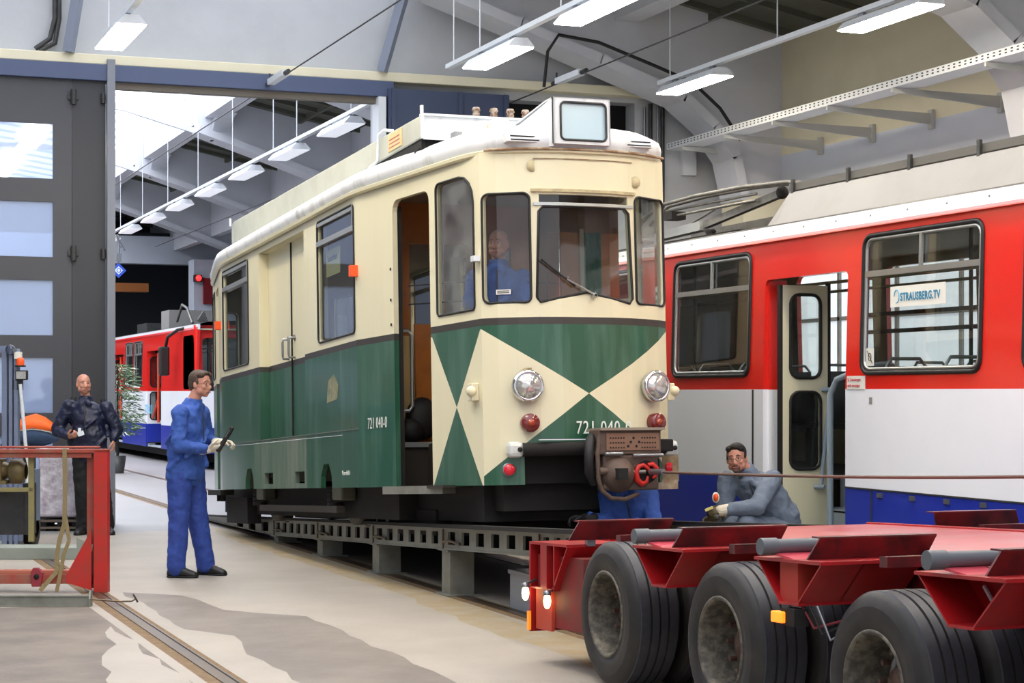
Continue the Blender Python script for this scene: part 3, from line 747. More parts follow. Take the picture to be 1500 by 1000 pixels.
    loft([ring(-.03, 2.872), ring(-.05, 2.905), ring(-.055, 2.95), ring(-.035, 3.0), ring(.015, 3.03), ring(.09, 3.07), ring(.2, 3.092), ring(.36, 3.115), ring(.55, 3.15), ring(.8, 3.18), ring(1.05, 3.185)], 'roof', ROOFW)
    # rusty lip along the front cornice
    m = MB(); fr = [(x, .0) for x in ()]
    pts = []
    for i in range(13):
        u = -.75+1.50*i/12; s = -1 if u < 0 else 1; p = at(abs(u), -.034, s); pts.append(V((p.x, p.y, 2.868)))
    m.tube(pts, .010, 6); m.build('rusty_lip', RUST, T)
    # roof fittings
    t = MB(); t.box((-.86, 1.3, 3.16), (.86, 8.7, 3.40)); 
    hb = MB(); ol = [(-.90, .90), (-.90, 7.75), (-.86, 8.05), (-.74, 8.25), (-.5, 8.35), (.1, 8.35), (.26, 8.25), (.36, 8.05), (.40, 7.75), (.40, .90)]; no = len(ol)
    ht = lambda y: 3.305+.0118*(y-.9)
    hb.add([(x, y, 3.125) for x, y in ol]+[(x, y, ht(y)) for x, y in ol], [list(range(no))[::-1], list(range(no, 2*no))]+[(i, (i+1) % no, no+(i+1) % no, no+i) for i in range(no)])
    rb = hb.build('roof_housing', ROOFB, T, bevel=.01)
    MB().box((-.91, .86, 3.295), (.41, .92, 3.312)).build('housing_edge', ROOFW, rb)
    MB().box((-.89, .885, 3.11), (.39, .895, 3.30)).build('housing_end', ROOFW, rb)
    MB().box((-.885, .95, 3.02), (.385, 7.9, 3.127)).build('shadow_gap', DARK, rb)  # black strip paints in the shade between housing and roof
    pl = MB().box((-.908, 1.40, 3.155), (-.899, 1.78, 3.295)).build('warning_plate', mat('faded_yellow_plate', '#e0cf9a', .7, var=.6, vcol='#e8a25a', scale=14), rb)
    for i in range(3): MB().box((-.911, 1.45, 3.18+i*.032), (-.908, 1.74, 3.186+i*.032)).build('plate_line', REDI, pl)
    MB().tube([(-1.09, 2.02, 2.93), (-1.0, 2.0, 3.06), (-.93, 2.0, 3.12), (-.925, 1.98, 3.34), (-.89, 1.94, 3.37), (-.82, 1.9, 3.36)], .014, 8).build('roof_conduit', WHITEM, T)
    MB().box((-.92, .84, 3.11), (-.90, .87, 3.37)).build('post', WHITEM, T)
    MB().box((-.905, 7.95, 3.36), (-.885, 7.98, 3.45)).build('post', WHITEM, T)
    for x in (-.42, -.27, -.13, .0, .14):
        h = MB().lathe([(.022, 0), (.022, .03), (.032, .045), (.024, .065), (.036, .075), (.026, .10), (.001, .104)], (x, .96, 3.30), (0, 0, 1.), 12).build('insulator', mat('insulator_brown', '#6e4a34', .4, var=.8, vcol='#cfcabb', scale=30), T)
    MB().box((-.46, .45, 3.08), (-.32, .65, 3.225)).build('rusty_box', mat('rusted_white', '#d9d8d0', .6, var=.9, vcol='#d99a52', scale=9, streak=True, lo=.5, hi=.6), T, bevel=.03)
    MB().box((-.70, .68, 3.09), (-.64, .78, 3.145)).build('roof_bracket', STEEL, T)
    for x0, x1 in ((-.60, -.30), (.33, .57)):
        v = MB(); yc = yy((x0+x1)/2)
        v.prism([(x0, yc-.045, 2.915), (x1, yc-.045, 2.915), (x1, yc-.02, 2.985), (x0, yc-.02, 2.985)], (0, .15, 0)); vo = v.build('roof_vent', ROOFW, T, bevel=.005)
        for z in (2.925, 2.953): MB().box((x0+.02, yc-.050+(z-2.915)*.36, z), (x1-.02, yc-.03+(z-2.915)*.36, z+.008)).build('vent_slot', DARK, vo)
    MB().tube([V((*(-(1.14), 0.95)[:2], 2.9))-V((-.2, 0, 0)), V((-.93, .98, 3.02)), V((-.80, 1.0, 3.12))], .006, 5).build('roof_seam', SOOT, T)
    # destination box
    x0, x1, z0, z1, yb = -.274, .185, 2.90, 3.245, -.312
    d = MB(); d.mi = 0
    fr = [V((x0, yb, z0)), V((x1, yb, z0)), V((x1, yb, z1)), V((x0, yb, z1))]
    gl0, gl1, gz0, gz1 = x0+.06, x1-.035, z0+.03, z1-.035
    panel(d, [(x0, z0), (x1, z0), (x1, z1), (x0, z1)], [rr(gl0, gz0, gl1, gz1, .035)], (), lambda u, z, dd: V((u, yb+dd, z)), .03)
    d.prism([(x0, yb, z1), (x0, yb, z0), (x0, yb+.5, z0), (x0, yb+.9, z0+.22)], (.012, 0, 0)); d.prism([(x1-.012, yb, z1), (x1-.012, yb, z0), (x1-.012, yb+.5, z0), (x1-.012, yb+.9, z0+.22)], (.012, 0, 0))
    d.prism([(x0, yb, z1-.012), (x0, yb+.15, z1-.012), (x0-.05, yb+1.0, z0+.22), (x1+.05, yb+1.0, z0+.22), (x1, yb+.15, z1-.012), (x1, yb, z1-.012)], (0, 0, .012))
    d.prism([(x0, yb+.02, z0-.02), (x0, yb+.02, z1-.01), (x0-.05, yb+.9, z0+.2), (x0-.07, yb+.5, z0+.05)], (.01, 0, 0))
    do = d.build('destination_box', ROOFW, T)
    q = MB(); panel(q, rr(gl0, gz0, gl1, gz1, .035), (), (), lambda u, z, dd: V((u, yb+.012, z)), 0); q.build('glass_plate', PALEB, do)
    MB().tube([V((a, yb-.003, b)) for a, b in rr(gl0, gz0, gl1, gz1, .035)], .009, 6, closed=True).build('gasket', GREYD, do)
    # coupler
    c = MB(); c.M = Matrix.Translation((0, -.42, 0))
    c.box((-.06, -.12, .60), (.44, .05, .785)); cp = c.build('coupler', COUP, T, bevel=.01)
    MB().box((-.05, -.57, .775), (.46, -.30, .795)).build('contact_cover', mat('cover_brown', '#8a8070', .6), cp)
    MB().box((0, -.548, .63), (.42, -.541, .755)).build('contact_plate', COUPB, cp)
    m = MB()
    for gx in (.02, .27):
        for i in range(6):
            for j in range(3): m.lathe([(.006, 0), (.006, .004), (.001, .004)], (gx+.012+i*.021, -.548, .65+j*.035), (0, -1, 0), 6, smooth=False)
    for i in range(5): m.lathe([(.009, 0), (.009, .005), (.001, .005)], (.17+.022*i, -.548, .66+.03*(i % 3)), (0, -1, 0), 6, smooth=False)
    tag(m.build('contact_pins', SOOT, cp), kind='stuff')
    MB().box((-.02, -.53, .34), (.42, -.40, .60)).build('coupler_head', COUP, cp, bevel=.015)
    MB().lathe([(.001, .12), (.03, .12), (.04, .1), (.10, .04), (.135, -.0), (.135, -.03)], (.10, -.53, .46), (0, -1, 0), 26).build('coupler_cone', COUP, cp)
    MB().lathe([(.085, 0), (.075, .006), (.001, .002)], (.32, -.53, .47), (0, -1, 0), 24).build('coupler_socket', DARK, cp)
    MB().box((.04, -.665, .42), (.115, -.60, .50)).build('socket_slot', DARK, cp)
    for zz in ((.605, (-.02, .12)), (.592, (.2, .44))):
        MB().tube([(zz[1][0], -.56, zz[0]), (zz[1][1], -.56, zz[0])], .014, 8).build('pin_rod', STEEL, cp)
    MB().box((.445, -.5, .62), (.56, -.34, .71)).build('side_block', SOOT, cp, bevel=.01)
    MB().tube([(-.06, -.42, .73), (-.11, -.5, .70), (-.13, -.52, .58), (-.12, -.5, .47), (-.06, -.45, .40)], .035, 10).build('hose', RUBBER, cp)
    MB().tube([(-.04, -.52, .76), (-.07, -.54, .6), (-.065, -.54, .42), (-.04, -.54, .34), (.03, -.54, .285), (.14, -.54, .275), (.26, -.5, .31)], .017, 10).build('pipe', COUP, cp)
    MB().tube([(-.06, -.54, .48), (.0, -.54, .48)], .03, 10).build('pipe_joint', COUP, cp)
    MB().box((.02, -.44, .45), (.34, -.1, .57)).build('drawbar', SOOT, cp)
    # underframe
    m = MB().box((-.68, .2, .12), (.68, 9.4, .40)); m.box((-.85, 1.8, .12), (.85, 8.0, .40)); m.box((-.7, 1.3, -.0), (.7, 2.6, .2)); m.box((-.78, 4.2, .1), (.78, 5.6, .3))
    m.box((-.55, -.1, .40), (.62, .2, .62)); m.box((-.6, .0, .2), (.6, .4, .42)); m.box((-.95, 7.0, -.0+.02), (-.8, 8.05, .30)); m.box((-.6, .7, .0), (.3, 1.2, .14))
    uf_ = m.build('underframe', SOOT, T)
    m = MB().box((-1.0, 3.2, .17), (-.92, 6.2, .23)); m.build('side_girder', mat('frame_brown', '#37312a', .7), uf_)
    for y in (3.2, 6.2):
        for s in (-1, 1):
            wl = MB().lathe([(.05, -.09), (.08, -.07), (.27, -.05), (.33, -.06), (.345, -.055), (.345, .06), (.36, .065), (.36, .085), (.2, .07), (.08, .09), (.001, .09)], (s*.78, y, .40), (-s*1.0, 0, 0), 28)
            wl.build('wheel', mat('wheel_steel', '#3a342d', .6, .3, var=.6, vcol='#56503f', scale=12), T)
            b = MB().box((s*.86, y-.16, .28), (s*1.0, y+.16, .5)); b.build('axle_box', mat('axle_box_paint', '#4b4a3a', .6), T, bevel=.02)
            sp = MB()
            for k in range(4): sp.lathe([(.07, 0), (.075, .02), (.07, .04)], (s*.93, y+.3, .22+.05*k), (0, 0, 1), 12)
            sp.build('spring', SOOT, T)
        MB().tube([(-.8, y, .40), (.8, y, .40)], .06, 10).build('axle', SOOT, T)
    MB().box((-1.10, 7.66, .33), (-.95, 8.35, .39)).build('rear_step', SOOT, T)
    MB().tube([(-1.02, 7.9, .33), (-1.02, 7.9, .26)], .03, 8).build('step_bolt', SOOT, T); MB().tube([(-1.0, 8.2, .33), (-1.0, 8.2, .26)], .03, 8).build('step_bolt', SOOT, T)
    # doorway: threshold, step well, seat, rails
    m = MB().prism([V((*at(us_y(.60), -.03), .335)), V((*at(us_y(1.62), -.03), .335)), V((*at(us_y(1.62), .1), .335)), V((*at(us_y(.60), .1), .335))], (0, 0, .062)); m.build('threshold', GREYRAMP, T)
    m = MB().box((-.92, .45, .38), (-.60, 1.75, .40)); m.box((-.62, .45, .38), (-.60, 1.75, .74)); m.build('step_well', mat('dark_well', '#2b241c', .8), T)
    MB().box((-.93, 1.70, .715), (-.585, 1.73, .757)).build('floor_edge', ALU, T)
    MB().box((-.93, 1.73, .40), (-.60, 1.75, .72)).build('step_riser', mat('dark_well', '#2b241c', .8), T)
    MB().box((-.60, .5, .745), (-.575, 1.70, .757)).build('floor_edge', ALU, T)
    m = MB().box((-.98, 1.46, .40), (-.90, 1.50, 2.66)); m.box((-.86, .78, .40), (-.83, .81, 2.66)); m.build('door_post', SOOT, T)
    # interior
    inner = [at(u, .06, -1) for u in us] + [at(u, .06, 1) for u in us[-2:0:-1]]
    notch = [at(us[i], .06, -1) for i in range(6)] + [V((-.60, .45)), V((-.60, 1.72))] + [at(u, .06, -1) for u in us[6:]] + [at(u, .06, 1) for u in us[-2:0:-1]]
    notch = [V((max(p.x, -.97), p.y)) if 3 < p.y < 6.5 else p for p in notch]
    m = MB().prism([V((p.x, p.y, .72)) for p in notch], (0, 0, .03)); m.build('floor', mat('tram_floor', '#4e3d2b', .7), T)
    m = MB().prism([V((p.x, p.y, 2.80)) for p in inner], (0, 0, .03)); m.build('inner_ceiling', mat('tram_ceiling', '#a39a86', .7), T)
    pt = MB()          # partition behind the platform, with a doorway and windows
    panel(pt, [(-1.02, .86), (1.02, .86), (1.02, 2.80), (-1.02, 2.80)], [[(-.30, 1.65), (-.10, 1.65), (-.10, 2.45), (-.30, 2.45)], [(-.62, 1.65), (-.40, 1.65), (-.40, 2.45), (-.62, 2.45)], [(.12, .87), (.30, .87), (.30, 2.45), (.12, 2.45)], [(.75, 1.6), (.95, 1.6), (.95, 2.5), (.75, 2.5)]], (), lambda u, z, d: V((u, 2.15+d, z)), .04)
    pt.build('partition', INTW, T)
    MB().prism([(-.02, 1.35, .87), (-.02, 1.95, .87), (-.02, 1.95, 1.62), (-.02, 1.90, 1.70), (-.02, 1.45, 1.70), (-.02, 1.35, 1.62)], (.035, 0, 0)).build('wooden_screen', INTW, T)
    sb = MB().prism([(-.56, 1.0, .89), (.3, 1.0, .89), (.3, 1.0, 1.60), (.25, 1.0, 1.68), (-.1, 1.0, 1.68), (-.14, 1.0, 1.62), (-.56, 1.0, 1.62)], (0, .03, 0)); 
    m = MB(); m.prism([(-.92, 2.05, .75), (-.40, 2.05, .75), (-.40, 2.05, 1.66), (-.43, 2.05, 1.72), (-.50, 2.05, 1.75), (-.92, 2.05, 1.75)][::-1], (0, -.02, 0)) if False else m.prism([(-.61, 2.06, .75), (-.36, 2.06, .75), (-.36, 2.06, 1.66), (-.42, 2.06, 1.76), (-.61, 2.06, 1.76)], (0, .03, 0)); m.build('wooden_backrest', INTW, T)
    MB().box((-.84, 2.08, .76), (-.60, 2.11, 1.66)).build('cream_panel', mat('beige_panel', '#b79e6a', .6), T)
    MB().tube([(-.88, 1.92, 1.69), (-.72, 1.90, 1.69), (-.69, 1.90, 1.65), (-.69, 1.90, 1.06), (-.72, 1.90, 1.02), (-.86, 1.92, 1.02)], .016, 8).build('handrail', ALU, T)
    MB().tube([(-.56, 1.45, .88), (-.56, 1.45, 2.78)], .012, 8).build('grab_pole', ALU, T)
    m = MB().ell((-.58, 1.98, .96), (.15, .09, .18)); m.ell((-.68, 1.96, .86), (.12, .09, .11)); m.build('black_bag', RUBBER, T)
    m = MB(); 
    for z in (1.85, 2.0): m.tube([(-.9, 1.3, z), (-.5, .9, z)], .006, 5)
    m.build('guard_wire', SOOT, T)
    for x0, x1, z0, nm, mt in ((.08, .16, .87, 'cab_post', mat('dark_brown_wood', '#6a4222', .5)), (.16, .28, .87, 'cab_low_panel', INTW), (.28, .44, .87, 'cab_panel', INTW), (.63, .79, .87, 'cab_panel', mat('red_brown_wood', '#9a5b34', .5))):
        MB().box((x0, .95, z0), (x1, .98, 2.78 if nm != 'cab_low_panel' else 1.5)).build(nm, mt, T)
    MB().box((.08, .95, 2.42), (.79, .975, 2.80)).build('cab_header', mat('dark_brown_wood', '#6a4222', .5), T)
    cu = MB()
    pts = [V((.475+.0135*i, .93+.018*math.sin(i*1.7), 0)) for i in range(12)]
    for a, b in zip(pts, pts[1:]): cu.add([a+V((0,0,1.55)), b+V((0,0,1.55)), b+V((0,0,2.42)), a+V((0,0,2.42))], [(0,1,2,3)], 0, True)
    cu.build('curtain', GREENC, T, weld=True)
    MB().box((.44, .93, .87), (.475, .98, 2.45)).build('pale_post', INTC, T)
    m = MB(); m.box((-.55, .12, 1.0), (.55, .35, 1.62)); m.build('driver_console', SOOT, T)
    m = MB()
    for x in (-.30, -.22): m.tube([(x, .0, 1.70), (x, .0, 1.98)], .004, 5)
    for z in (1.76, 1.9): m.tube([(-.38, .0, z), (-.08, .0, z)], .004, 5)
    m.build('wire_guard', SOOT, T)
    # signs and numbers
    s = MB().box((-.005, 0, 0), (0, .46, .235)); so = s.build('paper_notice', PAPERY, T, loc=(-1.045, 2.80, 2.27))
    M = Matrix.Translation((-.008, .40, .13)) @ frame_m((0, 0, 0), (0, -1, 0), (0, 0, 1)).to_4x4()
    text('notice_text', 'Sonderfahrt', INK, .085, M, so, sx=.8)
    # number on the side: taper panel between the bend and the door
    def on_taper(yl, z, s, size, sx, m, space=1.0):
        d = (V(half[6])-V(half[5])).normalized(); p = at(us_y(yl), -.004)
        text('painted_number', s, m, size, frame_m((p.x, p.y, z), (-d.x, -d.y, 0), (0, 0, 1)), T, sx, .0008, space)
    on_taper(1.93, .875, '721 040-0', .13, .62, WINK, 1.1)
    on_taper(2.04, .40, '', .05, .8, WINK)
    text('painted_text', 'Vmax v/b50 k', WINK, .055, frame_m((-1.104, 2.62, .50), (0, -1, 0), (0, 0, 1)), T, .8)
    text('front_number', '721 040-0', WINK, .135, frame_m((-.115, yy(0)-.012, .762), (1, 0, 0), (0, -.02, 1)), T, .72, .003, 1.12)
    s = MB().box((0, -.002, 0), (.11, 0, .035)); p = at(.66, -.002); so = s.build('door_sticker', PAPER, T); so.location = (p.x-.03, p.y-.0, 1.795); so.rotation_euler = (0, 0, -.55)
    for k in range(2): MB().box((.008, -.003, .008+.013*k), (.10, -.002, .015+.013*k)).build('sticker_line', INK, so)
    # small damage and details on the side
    m = MB(); m.prism([(-1.103, 3.1, 1.14), (-1.103, 2.75, 1.16), (-1.103, 2.72, 1.28), (-1.103, 2.85, 1.38), (-1.103, 3.05, 1.33)], (.002, 0, 0)); m.build('bare_patch', mat('bare_filler', '#8d8a6c', .8, var=.8, vcol='#3c5c48', scale=10), T)
    m = MB().box((-1.106, 2.125, .878), (-1.10, 7.5, .886)); m.build('skirt_seam', mat('seam_grey', '#5f6b60', .7), T)
    for z in (1.7, 1.9, 2.15): MB().lathe([(.012, 0), (.012, .006), (.001, .006)], (at(us_y(1.47), -.002).x, at(us_y(1.47), 0).y, z), (-1, 0, 0), 8).build('rivet', SOOT, T)
    m = MB().box((-1.112, 3.9, 1.555), (-1.1, 3.94, 1.56))
old_tram()

# ------------------------------------------------------------------ red, white and blue articulated trams
def city_tram(X0, ya, yb, label, wins, doors, near=False, front=False):
    T = empty('articulated_tram', (X0, ya, 0), label=label, cat='tram')
    W = 2.2; L = yb-ya
    fl = lambda u, z, d: V((d - (.0 if z < 2.88 else 0) + max(0, (z-1.62))*.028, u-ya, z))
    fr = lambda u, z, d: V((W-d - max(0, (z-1.62))*.028, u-ya, z))
    zt = 3.0
    H = [rr(a, 1.745, b, 2.80, .09) for a, b in wins]; D = [rr(a, .20, b, 2.55, (.001, .001, .05, .05)) for a, b in doors]
    Z = [([(ya, .20), (yb, .20), (yb, .858), (ya, .858)], 2), ([(ya, 1.622), (yb, 1.622), (yb, 2.885), (ya, 2.885)], 1)]
    m = MB(); panel(m, [(ya, .33), (yb, .33), (yb, zt), (ya, zt)], H+D, Z, fl, .05, 0, 3, [[(ya-.1, 1.62), (yb+.1, 1.62)]])
    HR = [rr(ya+.5+k*1.75, 1.745, ya+.5+k*1.75+1.5, 2.80, .09) for k in range(int((L-.6)/1.75))]
    panel(m, [(ya, .33), (yb, .33), (yb, zt), (ya, zt)], HR, Z, fr, .05, 0, 3, [[(ya-.1, 1.62), (yb+.1, 1.62)]])
    m.box((.05, 0 if not front else L-.05, .33), (W-.05, .04 if not front else L, 2.95), 3)
    if not front: m.box((.05, L-.04, .33), (W-.05, L, 2.95), 0)
    m.build('body', [WHITE, RED, BLUE, INTC], T)
    # white roof edge strip, roof
    r = MB(); pts = [(.035, 2.875), (.02, 2.90), (.06, 3.0), (.25, 3.05), (1.1, 3.08), (W-.25, 3.05), (W-.06, 3.0), (W-.02, 2.90), (W-.035, 2.875)]
    for a, b in zip(pts, pts[1:]):
        mi = 0 if a[1] < 2.99 and b[1] <= 3.0 or b[1] < 2.95 else 1
        r.add([(a[0], 0, a[1]), (b[0], 0, b[1]), (b[0], L, b[1]), (a[0], L, a[1])], [(0,1,2,3)], mi)
    r.build('roof', [WHITE if near else RED, GREYD], T)
    if near:
        rv = MB(); y = .3
        while y < L: rv.lathe([(.008, 0), (.008, .006), (.001, .006)], (.035, y, 2.955), (-1, 0, .4), 6); y += .52
        tag(rv.build('rivets', GREYP, T), kind='stuff')
        MB().box((.0, 0, 2.868), (.04, L, 2.876)).build('gutter', mat('pink_edge', '#f08a80', .5), T)
    # windows
    for a, b in wins:
        f = MB(); f.tube([fl(u, z, -.003) for u, z in rr(a, 1.745, b, 2.80, .09)], .018, 6, closed=True)
        f.mi = 1; f.tube([fl(u, z, .004) for u, z in rr(a+.03, 1.775, b-.03, 2.77, .075)], .014, 6, closed=True)
        f.bar(fl(a+.03, 2.505, .002), fl(b-.03, 2.505, .002), .02, .045); f.bar(fl((a+b)/2, 2.51, .002), fl((a+b)/2, 2.77, .002), .02, .03)
        fo = f.build('window', [RUBBER, ALU], T)
        q = MB(); panel(q, rr(a+.01, 1.76, b-.01, 2.79, .08), (), (), lambda u, z, d: fl(u, z, .02), 0); q.build('pane', GLD if near else glass('dark_glass_far', '#8c9494', .1, .2), fo)
    for h in HR:
        q = MB(); panel(q, h, (), (), lambda u, z, d: fr(u, z, .02), 0); q.build('far_pane', GL, T)
    # interior
    i = MB(); i.box((.06, .05, .84), (W-.06, L-.05, .88)); 
    fm_ = MB(); fm_.box((.78, .05, .84), (W-.06, L-.05, .88)); edges = [.05] + [q for d in sorted(doors) for q in (d[0]-ya, d[1]-ya)] + [L-.05]
    for e0, e1 in zip(edges[::2], edges[1::2]): fm_.box((.06, e0, .84), (.78, e1, .88))
    fm_.build('floor', mat('tram_floor_grey', '#3b3d40', .7), T)
    MB().box((.08, .05, 2.88), (W-.08, L-.05, 2.91)).build('inner_ceiling', INTC, T)
    y = .6; seats = []
    while y < L-.6:
        for x in (.42, 1.70):
            yw = ya+y
            if x < 1 and any(a-.35 < yw < b+.3 for a, b in doors): continue
            sm = MB(); sm.box((x-.2, y, 1.25), (x+.2, y+.40, 1.30)); sm.prism([(x-.2, y+.40, 1.28), (x+.2, y+.40, 1.28), (x+.17, y+.50, 1.80), (x-.17, y+.50, 1.80)], (0, .03, 0)); sm.box((x-.03, y+.15, .88), (x+.03, y+.25, 1.25))
            so = sm.build('seat', mat('seat_shell', '#43484a', .5), T)
            MB().tube([(x-.18, y+.50, 1.62), (x-.18, y+.53, 1.80), (x-.13, y+.54, 1.86), (x+.13, y+.54, 1.86), (x+.18, y+.53, 1.80), (x+.18, y+.50, 1.62)], .014, 8).build('grab_rail', ALU, so)
        y += .82
    for k in range(int(L/1.6)):
        MB().tube([(.75, .9+1.6*k, .88), (.75, .9+1.6*k, 2.88)], .016, 8).build('pole', GREYD, T)
    for x in (.72, 1.5): MB().tube([(x, .1, 2.55), (x, L-.1, 2.55)], .014, 8).build('ceiling_rail', INTC, T)
    # doors
    for (a, b) in doors:
        y0, y1 = a-ya, b-ya
        s = MB(); s.box((.06, y0, .33), (.54, y1, .36)); s.box((.52, y0, .34), (.55, y1, .60)); s.box((.52, y0, .585), (.77, y1, .61)); s.box((.75, y0, .60), (.78, y1, .86))
        s.box((.06, y0-.02, .33), (.5, y0, 2.5)) if not near else None
        s.build('steps', mat('step_grey', '#97a3aa', .5), T)
        for yy, wd in ((y1-.02, 1),):
            j = MB(); j.box((.05, yy, .33), (.22, yy+.02, .86), 0); j.box((.05, yy, .86), (.22, yy+.02, 1.62), 0); j.box((.05, yy, 1.62), (.22, yy+.02, 2.55), 1); j.build('door_jamb', [WHITE, RED], T)
        def leaf(y_, xa, xb, m1):
            lf = MB(); g = lambda u, z, d: V((u, y_+d, z))
            panel(lf, [(xa, .42), (xb, .42), (xb, 2.50), (xa, 2.50)], [rr(xa+.07, .95, xb-.07, 1.60, .08), rr(xa+.07, 1.72, xb-.07, 2.42, .08)], [([(xa, .42), (xb, .42), (xb, .858), (xa, .858)], 2), ([(xa, 1.62), (xb, 1.62), (xb, 2.50), (xa, 2.50)], 1)] if not near else (), g, .035)
            lo = lf.build('door_leaf', m1, T)
            for z0, z1 in ((.95, 1.60), (1.72, 2.42)):
                MB().tube([g(u, z, -.006) for u, z in rr(xa+.07, z0, xb-.07, z1, .08)], .014, 6, closed=True).build('gasket', RUBBER, lo)
                q = MB(); panel(q, rr(xa+.07, z0, xb-.07, z1, .08), (), (), lambda u, z, d: V((u, y_+.02, z)), 0); q.build('pane', GLD, lo)
            MB().box((xa-.01, y_-.004, .40), (xb+.01, y_+.04, .43)).build('leaf_rail', RUBBER, lo)
            MB().box((xb, y_-.006, .40), (xb+.025, y_+.04, 2.52)).build('leaf_seal', RUBBER, lo)
            if near:
                MB().tube([(xb-.10, y_-.06, .80), (xb-.02, y_-.08, 1.62)], .018, 8).build('push_bar', LBLUE, lo)
                MB().tube([(xb-.13, y_-.01, .80), (xb-.08, y_-.09, .80)], .02, 8).build('bar_foot', LBLUE, lo); MB().tube([(xb-.06, y_-.01, 1.62), (xb-.0, y_-.09, 1.62)], .02, 8).build('bar_foot', LBLUE, lo)
        if near:
            leaf(y1-.22, .07, .50, DOORC)
            MB().box((.045, y1-.22, .40), (.07, y1-.17, 2.5)).build('leaf_seal', RUBBER, T)
            MB().tube([(.22, y0+.06, .40), (.22, y0+.22, 1.50), (.22, y0+.15, 1.66), (.45, y0-.1, 1.82), (.7, y0-.2, 1.85)][0:0] or [(.16, y1-.85, .35), (.16, y1-.85, 1.58), (.18, y1-.92, 1.70), (.22, y0+.05, 1.80), (.3, y0-.15, 1.82)], .026, 10).build('handrail', LBLUE, T)
            for z in (2.10, 2.25): MB().box((1.0, y0-.3, z), (1.02, y1+.3, z+.035)).build('guard_bar', GREYD, T)
            MB().box((.75, y1-.30, .9), (.79, y1-.26, 2.88)).build('pole', GREYD, T)
        else:
            leaf(y1-.08, .02, .50, [WHITE, RED, BLUE]); leaf(y0+.05, .02, .50, [WHITE, RED, BLUE])
            MB().tube([(.12, (y0+y1)/2, .9), (.12, (y0+y1)/2, 2.5)], .03, 8).build('handrail', ORPIPE, T)
            MB().tube([(.12, y1-.3, 1.0), (.12, (y0+y1)/2, 1.45)], .03, 8).build('handrail', ORPIPE, T)
    # underframe, bogies
    MB().box((.25, .3, .15), (W-.25, L-.3, .36)).build('underframe', SOOT, T)
    for y in (2.0, 3.8, L-2.4, L-4.2):
        for x in (.36, W-.36): MB().lathe([(.05, -.06), (.33, -.05), (.35, -.03), (.35, .06), (.05, .06)], (x, y, .36), (1, 0, 0), 20).build('wheel', SOOT, T)
    return T, L
